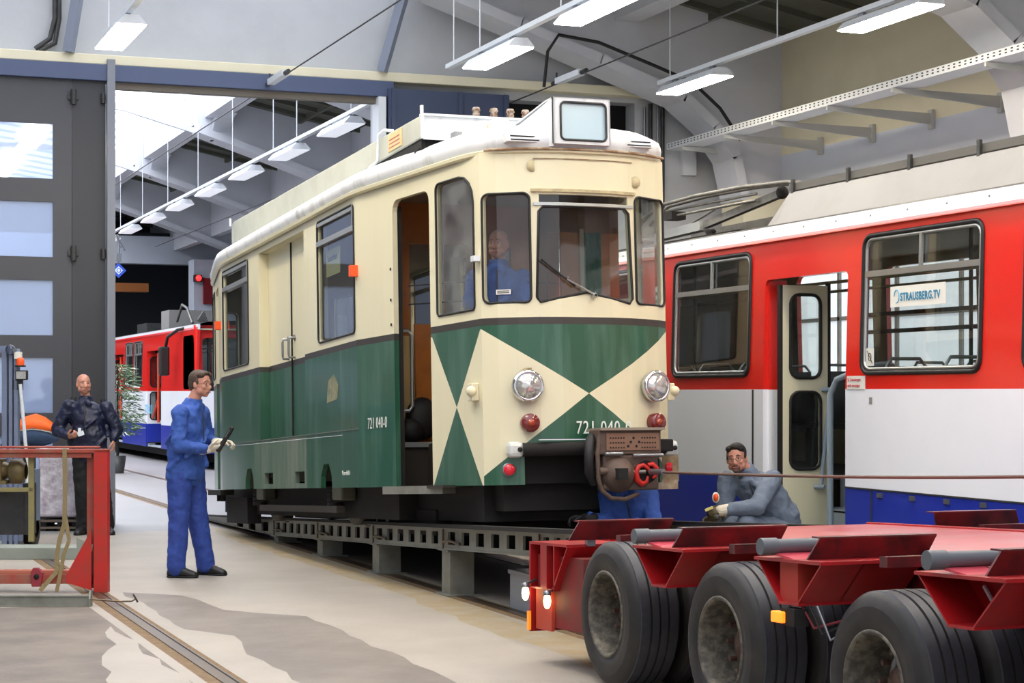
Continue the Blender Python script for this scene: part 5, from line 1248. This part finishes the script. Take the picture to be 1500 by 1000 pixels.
def person(name, loc, rz, label, J, face, cloth, trous, hair, up=(0, 0, 1), glove=None, hem=True, colh=.06, zipm=None, glasses=False, beard=False, hairkind='short', hands=None, jr=1.0, belly=1.0, vox=.011):
    T = empty(name, loc, (0, 0, rz), label, 'person')
    g = {k: V(v) for k, v in J.items()}
    b = MB()
    # body
    ax = (g['shR']-g['shL']); ax.normalize(); hx = (g['hipR']-g['hipL']).normalized()
    sp = [g['pel'], g['waist'], g['chest'], g['neck']]
    def fwd(a, p, q): d = (q-p).normalized(); return d.cross(a).normalized()
    fw1 = fwd(hx, sp[0], sp[1]); fw2 = fwd(ax, sp[2], sp[3]); ax2 = (ax+hx).normalized(); fwm = fwd(ax2, sp[1], sp[2])
    def torso(m, e, lo=0):
        m.sweep([(sp[0]-(sp[1]-sp[0]).normalized()*(.09+lo), hx*(.13+e), fw1*(.09+e)), (sp[0], hx*(.165+e), fw1*(.115+e)), (sp[1], ax2*(.150+e)*belly, fwm*(.112+e)*belly),
                 (sp[1].lerp(sp[2], .5), ax2*(.160+e), fwm*(.118+e)), (sp[2], ax*(.175+e), fw2*(.118+e)), (sp[2].lerp(sp[3], .55), ax*(.165+e), fw2*(.095+e)), (sp[2].lerp(sp[3], .85), ax*(.10+e), fw2*(.07+e)), (sp[3], ax*(.055+e*.4), fw2*(.055+e*.4))], 24)
    torso(b, -.012)
    hc = V(J['head'])
    b.cap(g['neck']-(hc-g['neck'])*.2, hc.lerp(g['neck'], .35), .056, .052, 14)
    L, R = add_head(b, hc, face, up)
    for q in 'LR':
        b.cap(g['sh'+q], g['el'+q], .046, .038, 12); b.cap(g['el'+q], g['wr'+q], .037, .025, 12)
        b.cap(g['hip'+q], g['kn'+q], .080, .055, 14); b.cap(g['kn'+q], g['an'+q], .052, .036, 12); b.cap(g['an'+q], g['an'+q].lerp(g['to'+q], .4), .034, .022, 10)
        hd, hn, hs, hcurl = hands[q]
        if not glove: add_hand(b, g['wr'+q], hd, hn, hs, hcurl)
    b.build('body', SKIN, T, remesh=.008, smooth_it=2)
    face_parts(T, L, R, hair, glasses=glasses, beard=beard, hairkind=hairkind)
    # jacket
    j = MB(); torso(j, .022, .05)
    for q in 'LR':
        j.ell(g['sh'+q]-V((0, 0, .008)), (.080, .080, .076), None, 14, 10)
        j.cap(g['sh'+q], g['el'+q], .073*jr, .062*jr, 14)
        e = g['el'+q]; w = g['wr'+q]; d = (w-e)
        j.cap(e, e+d*.88, .062*jr, .044*jr, 14)
        # cloth folds
        for k in range(4):
            t = .15+.2*k; c = g['sh'+q].lerp(e, t+.1); dd = (e-g['sh'+q]).normalized(); o = dd.orthogonal().normalized(); o.rotate(Matrix.Rotation(k*1.9, 3, dd))
            j.cap(c+o*.05*jr-dd*.03, c+o*.045*jr+dd*.03+dd.cross(o)*.04, .020, .016, 8)
            c = e.lerp(w, t); dd = d.normalized(); o = dd.orthogonal().normalized(); o.rotate(Matrix.Rotation(k*2.3+1, 3, dd))
            j.cap(c+o*.036*jr-dd*.025, c+o*.032*jr+dd*.025+dd.cross(o)*.03, .018, .014, 8)
    # hem, pockets and body folds
    hm = sp[0]-(sp[1]-sp[0]).normalized()*.06; up_ = (sp[1]-sp[0]).normalized()
    if hem: j.sweep([(hm-up_*.03, hx*.205, fw1*.150), (hm+up_*.03, hx*.208, fw1*.153), (hm+up_*.12, hx*.195, fw1*.142)], 24)
    for k in range(7 if hem else 0):
        an = k*2.4; tt = .15+.11*k; c = sp[0].lerp(sp[2], tt); o = (ax2*math.cos(an)*.185*belly+fwm*math.sin(an)*.135*belly); w_ = ax2*math.sin(an)*-.06+fwm*math.cos(an)*.05+up_*.05
        j.cap(c+o-w_, c+o*1.0+w_, .022, .016, 8)
    # collar
    cdir = (hc-g['neck']).normalized(); cc = g['neck']-cdir*.01
    j.sweep([(cc-cdir*.04, ax*.10, fw2*.085), (cc+cdir*.02, ax*.080, fw2*.076), (cc+cdir*colh, ax*.072, fw2*.070)], 18)
    for q in (-1, 1):
        j.sweep([(cc+ax*q*.030+fw2*.088+cdir*.02, ax*.030, fw2*.012), (cc+ax*q*.045+fw2*.108-cdir*.03, ax*.034, fw2*.012), (cc+ax*q*.050+fw2*.118-cdir*.07, ax*.012, fw2*.010)], 10)
    MB().tube([g['neck']+fw2*.098-cdir*.035, sp[2].lerp(sp[3], .45)+fw2*.134, sp[2]+fw2*.147, sp[1].lerp(sp[2], .5)+fwm*.150*max(1, belly*.97), sp[1]+fwm*(.112*belly+.022*belly+.012)], .0055, 6).build('zip', zipm or GREYD, T)
    jo = j.build('jacket', cloth, T, remesh=vox, smooth_it=3); wrinkle(jo)
    fr = MB(); fpt = lambda t, e: sp[0].lerp(sp[1], t) if False else None
    # trousers
    t = MB(); t.sweep([(sp[0]-(sp[1]-sp[0]).normalized()*.07, hx*.155, fw1*.115), (sp[0], hx*.180, fw1*.130), (sp[0].lerp(sp[1], .8), hx*.168, fw1*.125)], 22)
    for q in 'LR':
        h, k, a = g['hip'+q], g['kn'+q], g['an'+q]
        t.cap(h, k, .112, .092, 16); t.cap(k, a+(k-a)*.10, .092, .078, 16); t.cap(a+(k-a)*.16, a+(k-a)*.02, .080, .084, 14)
        dd = (a-k).normalized()
        for i in range(4):
            c = k.lerp(a, .05+.25*i); o = dd.orthogonal().normalized(); o.rotate(Matrix.Rotation(i*1.7, 3, dd)); t.cap(c+o*.052-dd*.03, c+o*.048+dd*.04+dd.cross(o)*.04, .022, .018, 8)
    wrinkle(t.build('trousers', trous, T, remesh=vox, smooth_it=3))
    for q in 'LR':
        a = g['an'+q]; to = g['to'+q]; d = (to-a); d.z = 0; d.normalize(); sd = V((d.y, -d.x, 0)); z = min(a.z, to.z)
        s = MB(); base = V((a.x, a.y, max(.0, z-.075)))
        pts = [(-.075, .03, .035, .045), (-.05, .038, .055, .055), (.0, .038, .062, .062), (.07, .043, .046, .045), (.13, .047, .034, .034), (.175, .040, .026, .026), (.195, .02, .018, .018)]
        s.sweep([(base+d*x+V((0, 0, h)), sd*w, V((0, 0, h))) for x, w, h, _ in pts], 16)
        so = s.build('shoe', SHOE, T)
        m = MB(); m.sweep([(base+d*x+V((0, 0, .010)), sd*(w+.005), V((0, 0, .011))) for x, w, h, _ in pts], 12); m.build('sole', RUBBER, so)
    if glove:
        for q in 'LR':
            m = MB(); hd, hn, hs, hcurl = hands[q]; add_hand(m, g['wr'+q], hd, hn, hs, hcurl, 1.13)
            dd = V(hd).normalized(); m.cap(g['wr'+q]-dd*.055, g['wr'+q]+dd*.01, .041, .034, 14); m.build('glove', glove, T, remesh=.007, smooth_it=1)
    return T, g, L
def people():
    RZ = -TH
    J = dict(pel=(-.09, 0, .93), waist=(-.085, 0, 1.10), chest=(-.06, 0, 1.30), neck=(-.035, 0, 1.50), head=(.045, .0, 1.665),
             shR=(-.105, -.185, 1.42), shL=(.02, .175, 1.42), elR=(-.11, -.245, 1.14), elL=(.06, .24, 1.15), wrR=(.13, -.16, 1.105), wrL=(.21, .08, 1.16),
             hipR=(-.12, -.09, .90), hipL=(-.05, .09, .90), knR=(-.13, -.10, .48), knL=(.0, .10, .49), anR=(-.15, -.12, .085), anL=(.07, .12, .085), toR=(.02, -.15, .05), toL=(.25, .06, .05))
    T, g, L = person('person', (3.26, 16.52, 0), RZ, 'man in blue overalls with glasses holding a remote, standing left of the green tram', J, (.86, -.50, -.02), BLUEW, BLUET, HAIRB, glove=GLOVE, glasses=True,
        hands={'R': ((1, -.05, .08), (-.2, .5, .6), (.2, .3, .9), .75), 'L': ((1, -.3, 0), (0, -.3, -.8), (.2, -.8, .2), .8)}, belly=1.12)
    rc = empty('remote_control', (3.26, 16.52, 0), (0, 0, RZ), 'black handheld remote with antenna wire in the gloved hand', 'remote')
    m = MB().bar((.215, -.165, 1.085), (.345, -.175, 1.30), .05, .035); m.build('case', RUBBER, rc, bevel=.008)
    MB().bar((.285, -.19, 1.21), (.325, -.195, 1.275), .03, .006).build('display', STEEL, rc)
    MB().tube([(.24, -.17, 1.13), (.5, -.2, 1.15), (1.3, -.2, 1.23)], .003, 5).build('antenna_wire', STEEL, rc)
    # man in the dark jacket
    J = dict(pel=(.03, 0, .95), waist=(.03, 0, 1.12), chest=(.01, 0, 1.32), neck=(-.01, 0, 1.51), head=(-.03, -.03, 1.685),
             shR=(-.20, 0, 1.44), shL=(.22, .0, 1.42), elR=(-.33, -.02, 1.17), elL=(.34, .02, 1.18), wrR=(-.15, -.20, 1.10), wrL=(.31, -.06, 1.06),
             hipR=(-.06, 0, .92), hipL=(.12, 0, .92), knR=(-.04, -.03, .50), knL=(.17, .03, .50), anR=(-.04, .02, .085), anL=(.22, .05, .085), toR=(-.08, -.15, .05), toL=(.30, -.10, .05))
    T, g, L = person('person', (3.07, 21.8, 0), RZ, 'bald man in a dark navy jacket and black trousers beside the grey gate', J, (.45, -.85, .06), NAVY, BLACKC, HAIRBL, hairkind='bald', jr=1.14, belly=1.2,
        hands={'R': ((.6, -.5, .15), (.3, .2, .7), (.3, .2, .9), .9), 'L': ((.05, -.1, -1), (-1, 0, 0), (0, -1, 0), .5)})
    m = MB(); m.bar((-.03, -.30, 1.13), (.03, -.31, 1.15), .03, .05); m.bar((-.015, -.31, 1.15), (-.01, -.31, 1.20), .03, .02)
    tag(m.build('paper_cup', mat('cup_white', '#e8f0f4', .4), loc=(3.07, 21.8, 0)), 'small white gadget in the hand of the bald man', 'gadget').rotation_euler = (0, 0, RZ)  # small white gadget of unknown kind
    # crouching man in grey
    J = dict(pel=(.30, .10, .50), waist=(.25, .07, .62), chest=(.14, .02, .78), neck=(.02, -.05, .95), head=(-.085, -.10, 1.068),
             shR=(-.14, .06, .885), shL=(.20, -.08, .905), elR=(-.17, .0, .62), elL=(.05, -.30, .70), wrR=(-.27, -.14, .60), wrL=(-.20, -.30, .675),
             hipR=(.22, .16, .47), hipL=(.33, .02, .47), knR=(-.12, -.05, .52), knL=(-.02, -.26, .56), anR=(.12, .10, .10), anL=(.22, -.16, .10), toR=(-.04, .06, .06), toL=(.06, -.22, .05))
    T, g, L = person('person', (7.12, 13.66, 0), RZ, 'crouching man in grey overalls with dark hair and goatee behind the trailer', J, (-.28, -.95, -.02), GREYW, GREYW, HAIRD, up=(-.12, -.05, 1), glove=GLOVEB, hem=False, colh=.095, glasses=True, beard=True, hairkind='dark', jr=1.12,
        hands={'R': ((-.85, -.4, -.2), (.2, -.6, -.6), (0, -.7, .5), .7), 'L': ((-.95, -.1, -.05), (0, .5, -.7), (0, -.2, 1), .7)}, belly=1.15)
    MB().cap((-.155, -.30, .682), (-.235, -.305, .67), .047, .045, 14).build('cuff', GLOVE, T, remesh=.01)
    # hi-vis disc held in his hands
    rf = empty('signal_disc', (7.12, 13.66, 0), (0, 0, RZ), 'small orange disc with pale rim held above the brown gloves', 'disc')
    MB().sweep([((-.275, -.33, .775), (.028, 0, 0), (0, 0, .042)), ((-.275, -.318, .775), (.028, 0, 0), (0, 0, .042))], 20).build('rim', PAPER, rf)
    MB().sweep([((-.275, -.334, .775), (.020, 0, 0), (0, 0, .033)), ((-.275, -.329, .775), (.020, 0, 0), (0, 0, .033))], 20).build('orange_face', ORANGE, rf)
    MB().bar((-.30, -.34, .70), (-.36, -.34, .675), .02, .02).build('yellow_tip', mat('pale_yellow', '#d9cf7a', .5), rf)
    # kneeling man in blue behind the coupler
    J = dict(pel=(.08, .05, .46), waist=(.06, .02, .60), chest=(.03, -.02, .76), neck=(-.0, -.06, .90), head=(-.02, -.10, 1.03),
             shR=(-.13, .0, .84), shL=(.18, -.02, .82), elR=(-.12, -.12, .63), elL=(.20, -.18, .60), wrR=(-.30, -.20, .665), wrL=(.05, -.30, .62),
             hipR=(.0, .06, .44), hipL=(.16, .05, .44), knR=(-.16, -.12, .28), knL=(.12, -.25, .30), anR=(.05, .22, .09), anL=(.20, .16, .09), toR=(.02, .30, .05), toL=(.18, .26, .05))
    person('person', (5.86, 13.2, 0), RZ, 'kneeling man in blue overalls half hidden behind the coupler of the green tram', J, (-.2, -.9, -.35), BLUEW, BLUEW, HAIRB, glove=mat('dark_glove', '#17171a', .7), jr=1.05, hem=False,
        hands={'R': ((-1, -.15, .02), (0, -.3, -.8), (0, -.8, .3), .6), 'L': ((-.8, -.5, 0), (0, -.3, -.8), (0, -.8, .3), .6)})
    # driver behind the corner window
    J = dict(pel=(0, .0, 1.66), waist=(0, .0, 1.82), chest=(0, -.02, 2.02), neck=(0, -.03, 2.22), head=(-.0, -.06, 2.385),
             shR=(-.18, .02, 2.13), shL=(.19, -.02, 2.13), elR=(-.22, -.10, 1.92), elL=(.24, -.10, 1.90), wrR=(-.13, -.28, 1.86), wrL=(.12, -.30, 1.84),
             hipR=(-.09, 0, 1.62), hipL=(.09, 0, 1.62), knR=(-.10, -.22, 1.60), knL=(.10, -.22, 1.60), anR=(-.10, -.18, 1.50), anL=(.10, -.18, 1.50), toR=(-.10, -.24, 1.46), toL=(.10, -.24, 1.46))
    T, g, L = person('person', (5.13, 13.98, .36), -TH, 'driver in blue jacket seated behind the corner window of the green tram', J, (-.35, -.9, 0), BLUEW, BLUEW, HAIRBL, hairkind='bald',
        hands={'R': ((0, -1, 0), (0, 0, -1), (1, 0, 0), .6), 'L': ((0, -1, 0), (0, 0, -1), (-1, 0, 0), .6)})
    MB().tube([(-.10, -.16, 2.16), (-.105, -.17, 2.0), (-.07, -.175, 1.88), (-.0, -.175, 1.80)], .014, 8).build('reflective_strip', REFL, T)
people()

# ------------------------------------------------------------------ left foreground: rack, forklift, pallet
def left_side():
    # red steel rack; world x runs along the front
    a = math.atan2(-.303, .808)
    T = empty('stacking_rack', (2.32, 15.46, 0), (0, 0, a), 'red steel stacking rack with strap at the left edge', 'rack')
    def B(x0, z0, x1, z1, y0=-.03, y1=.05, name='beam', m=RACKR, par=T, bevel=.004): return MB().box((x0, y0, z0), (x1, y1, z1)).build(name, m, par, bevel=bevel)
    B(-.08, 0, .03, 1.14, -.05, .05, 'corner_post'); B(-.15, .03, -.08, 1.10, .02, .06, 'post_flange', RACKO)
    B(-1.6, 1.115, .03, 1.145, -.05, .05, 'top_beam', RACKO); B(-1.6, 1.075, -.10, 1.115, -.035, -.02, 'top_beam_web', RACKO)
    B(-1.6, 1.15, -.06, 1.165, .05, .12, 'top_beam_flange', RACKO)
    B(-1.6, .07, -.10, .145, -.04, .05, 'bottom_beam', RACKO)
    B(-1.6, .145, -.25, .175, .0, .09, 'bottom_beam_step', mat('pale_red', '#b06a54', .6))
    MB().prism([(-.10, -.045, .02), (-.30, -.045, .08), (-.30, -.045, .14), (-.10, -.045, .50)], (0, .02, 0)).build('gusset', RACKR, T)
    MB().prism([(-.09, -.03, .38), (-.22, -.03, .44), (-.22, -.03, .30), (-.12, -.03, .20)], (0, .01, 0)).build('grey_gusset', PLANK, T)
    m = MB().prism([(-.57, -.07, .05), (-.50, -.07, .05), (-.48, -.07, .16), (-.52, -.07, .20), (-.56, -.07, .20), (-.58, -.07, .16)], (0, .05, 0)); lo = m.build('lashing_lug', mat('lug_red', '#8b2a35', .5), T, bevel=.005)
    MB().lathe([(.022, 0), (.022, .005), (.001, .005)], (-.53, -.072, .13), (0, -1, 0), 12).build('lug_hole', DARK, lo)
    for k in range(5): MB().cap((-.95+.14*k, .05, .16), (-.86+.14*k, .05, .16), .02, .02, 8).build('rounded_notch', mat('pale_red', '#b06a54', .6), T)
    B(-.62, .40, -.575, 1.12, .02, .05, 'olive_post', OLIVE); B(-1.6, .80, -.58, .835, .02, .05, 'olive_shelf', OLIVE)
    # strap
    s = MB(); pts = [(-.31, -.055, 1.15), (-.305, -.06, .8), (-.31, -.06, .55), (-.35, -.06, .42), (-.37, -.06, .3), (-.37, -.065, .17), (-.50, -.08, .02)]
    for p, q in zip(pts, pts[1:]): s.bar(p, q, .035, .006, up=(0, 1, 0))
    for p, q in zip([(-.30, -.065, .60), (-.27, -.07, .42), (-.315, -.07, .30), (-.33, -.07, .2)], [(-.27, -.07, .42), (-.315, -.07, .30), (-.33, -.07, .2), (-.37, -.07, .01)]): s.bar(p, q, .03, .006, up=(0, 1, 0))
    o = s.build('lashing_strap', STRAP, loc=(2.32, 15.46, 0)); o.rotation_euler = (0, 0, a); tag(o, 'beige lashing strap hanging over the red rack', 'strap')
    o = MB().ell((-1.05, .12, .97), (.30, .12, .10)); o.box((-.92, .02, .88), (-.84, .2, 1.06)); o.lathe([(.05, 0), (.10, .02), (.10, .1), (.06, .14)], (-.80, .12, .96), (1, 0, 0), 18)
    o.box((-1.3, .02, .86), (-.8, .22, .89))
    oo = o.build('gearbox', MOTOR, loc=(2.32, 15.46, 0)); oo.rotation_euler = (0, 0, a); tag(oo, 'oily brown gearbox lying on the olive shelf of the rack', 'gearbox')
    o = MB().box((-.95, .25, .44), (-.70, .5, .80)); o.box((-.72, .25, .44), (-.66, .45, .86)); o.tube([(-.7, .22, .9), (-.68, .2, 1.0), (-.7, .2, 1.08)], .012, 6)
    oo = o.build('dark_machine', GREYD, loc=(2.32, 15.46, 0), bevel=.01); oo.rotation_euler = (0, 0, a); tag(oo, 'dark grey machine block behind the olive post of the rack', 'machine')
    # steel beam on the floor with hooked rod
    t = empty('steel_channel', (2.06, 14.48, 0), (0, 0, a+.03), 'grey steel channel lying on the floor before the rack', 'channel')
    MB().box((-1.7, -.03, 0), (0, .03, .012)).build('lower_flange', GREYRAMP, t); MB().box((-1.7, -.02, .012), (0, .0, .075)).build('web', GREYRAMP, t); MB().box((-1.7, -.03, .075), (0, .03, .085)).build('upper_flange', GREYRAMP, t); MB().prism([(0, -.04, 0), (0, .05, 0), (0, .05, .1), (0, -.01, .12), (0, -.04, .06)], (.012, 0, 0)).build('end_plate', GREYRAMP, t)
    MB().tube([(.01, .02, .05), (.22, .05, .03), (.30, .07, .03), (.33, .08, .045), (.345, .08, .02), (.31, .08, .08)], .007, 6).build('rod', RAILM, t)
    t = MB().box((-1.9, -.5, .0), (0, .3, .005)); 
    pl = MB().box((-1.9, -.05, .0), (.0, .35, .115)).build('floor_plank', PLANK, loc=(2.66, 18.55, 0), bevel=.006); pl.rotation_euler = (0, 0, a); tag(pl, 'grey timber slab on the floor behind the rack', 'slab')
    pl = MB().box((-1.9, .0, .0), (.0, .03, .04)).build('dark_beam', SOOT, loc=(2.9, 21.2, 0)); 
    bpy.data.objects.remove(pl)
    # forklift
    t = empty('forklift', (2.05, 19.5, 0), (0, 0, -TH), 'blue-grey forklift mast with orange beacon and work light at the left edge', 'forklift')
    for x, w in ((-.14, .05), (-.07, .035), (-.02, .04)): MB().box((x, 0, .05), (x+w, .1, 2.03)).build('mast_profile', FORK, t, bevel=.004)
    MB().box((-.9, .02, 1.99), (-.06, .1, 2.06)).build('mast_crossbar', FORK, t); MB().lathe([(.045, 0), (.05, .03), (.045, .06)], (-.045, -.05, 2.02), (0, 1, 0), 16).build('chain_pulley', STEEL, t)
    MB().box((-.01, -.02, 1.93), (.05, .06, 2.0)).build('white_block', PAPER, t)
    MB().box((-.8, .3, .15), (-.1, 1.2, 1.0)).build('body', GREYD, t, bevel=.03); MB().box((-.7, .02, .12), (.06, .06, .95)).build('carriage', FORK, t)
    MB().box((-.38, -.04, .2), (-.30, .0, .95)).build('fork_tine', SOOT, t); MB().box((-.02, .1, .3), (.12, .5, .82)).build('side_cover', FORK, t)
    b = MB().lathe([(.038, 0), (.04, .04), (.034, .07), (.001, .085)], (.045, .0, 1.865), (0, 0, 1), 16).build('beacon', ORANGE, t); MB().box((.0, -.04, 1.85), (.09, .04, 1.865)).build('beacon_base', RUBBER, b)
    l = MB().box((.0, -.02, 1.72), (.115, .04, 1.815)).build('work_light', RUBBER, t, bevel=.006); MB().box((.01, -.026, 1.73), (.105, -.02, 1.805)).build('lens', LENS, l)
    MB().box((-.03, .0, 1.62), (.06, .06, 1.72)).build('lamp_bracket', RUBBER, t)
    MB().tube([(.045, 0, 1.68), (.10, 0, 1.05), (.12, 0, .6)], .018, 8).build('white_pole', WHITEM, t)
    for x in (-.7, -.1): MB().lathe([(.10, 0), (.2, .01), (.2, .1), (.1, .11)], (x, .8, .2), (1, 0, 0), 18).build('wheel', TIRE, t)
    # wrapped pallet and jacket
    t = empty('wrapped_pallet', (2.86, 22.45, 0), (0, 0, -TH), 'pallet load wrapped in glossy clear film behind the rack', 'pallet')
    MB().box((-.25, -.02, .16), (.19, .4, .97)).build('wrapped_load', WRAP, t, bevel=.03)
    for z in (.05, .13): MB().box((-.26, -.03, z-.025), (.22, .42, z)).build('pallet_deck', mat('pallet_wood', '#6d6154', .8), t)
    for x in (-.24, -.03, .14): MB().box((x, -.02, 0), (x+.08, .4, .11)).build('pallet_block', SOOT, t)
    j = MB(); j.mi = 0
    secs = [(-.30, .13, .05), (-.22, .16, .09), (-.1, .18, .15), (.02, .18, .18), (.12, .16, .15), (.20, .13, .10), (.27, .1, .04)]
    t = empty('work_jacket', (2.60, 22.75, 1.0), (0, 0, -TH), 'orange and navy hi-vis jacket heaped beside the bald man', 'jacket')
    MB().sweep([((x, 0, .05+h*.4), (0, w, 0), (0, 0, h*.9)) for x, w, h in secs], 18).build('navy_part', NAVY2, t)
    MB().sweep([((x, -.008, .14+h*.45), (0, w*.92, 0), (0, 0, h*.72)) for x, w, h in secs], 18).build('orange_part', HIVIS, t)
    MB().sweep([((x, -.016, .10+h*.38), (0, w*.94, 0), (0, 0, .018)) for x, w, h in secs], 14).build('reflective_strip', REFL, t)
    b = MB().box((-.36, -.12, -1.0), (-.03, .2, .0)).build('storage_box', GREYD, t); b.parent = None; b.location = (2.60, 22.75, 1.0); b.rotation_euler = (0, 0, -TH); tag(b, 'dark storage box under the hi-vis jacket', 'box')
    # plant decoration in front of the far tram
    t = empty('potted_fir', (5.95, 38.0, 0), label='slim green fir tree standing before the far tram', cat='tree')
    m = MB(); random.seed(3)
    for k in range(1600):
        z = random.uniform(.75, 2.15); r = .42*(1.25-abs(z-1.2)*.6)*random.uniform(.1, 1); an = random.uniform(0, 2*PI)
        c = V((r*math.cos(an), r*math.sin(an), z)); d = V((math.cos(an), math.sin(an), random.uniform(-.6, .3))).normalized()*random.uniform(.06, .16); s = V((random.uniform(-1, 1), random.uniform(-1, 1), random.uniform(-1, 1))).normalized()*.016
        m.add([c-s, c+s, c+d+s*.4, c+d-s*.4], [(0,1,2,3)], 1 if k % 5 == 0 else 0)
    tag(m.build('foliage', [LEAF, LEAF2], t), kind='stuff'); MB().tube([(0, 0, .2), (0, 0, 2.1)], [.03, .008], 8).build('trunk', SOOT, t)
    MB().lathe([(.12, 0), (.17, .35), (.15, .35), (.001, .3)], (0, 0, 0), (0, 0, 1), 18).build('pot', GREYD, t)
left_side()

# ------------------------------------------------------------------ daylight
w = bpy.data.worlds.new('world'); S.world = w; w.use_nodes = True
w.node_tree.nodes['Background'].inputs[0].default_value = (.86, .92, 1, 1); w.node_tree.nodes['Background'].inputs[1].default_value = 1.2
S.view_settings.exposure = 0.0
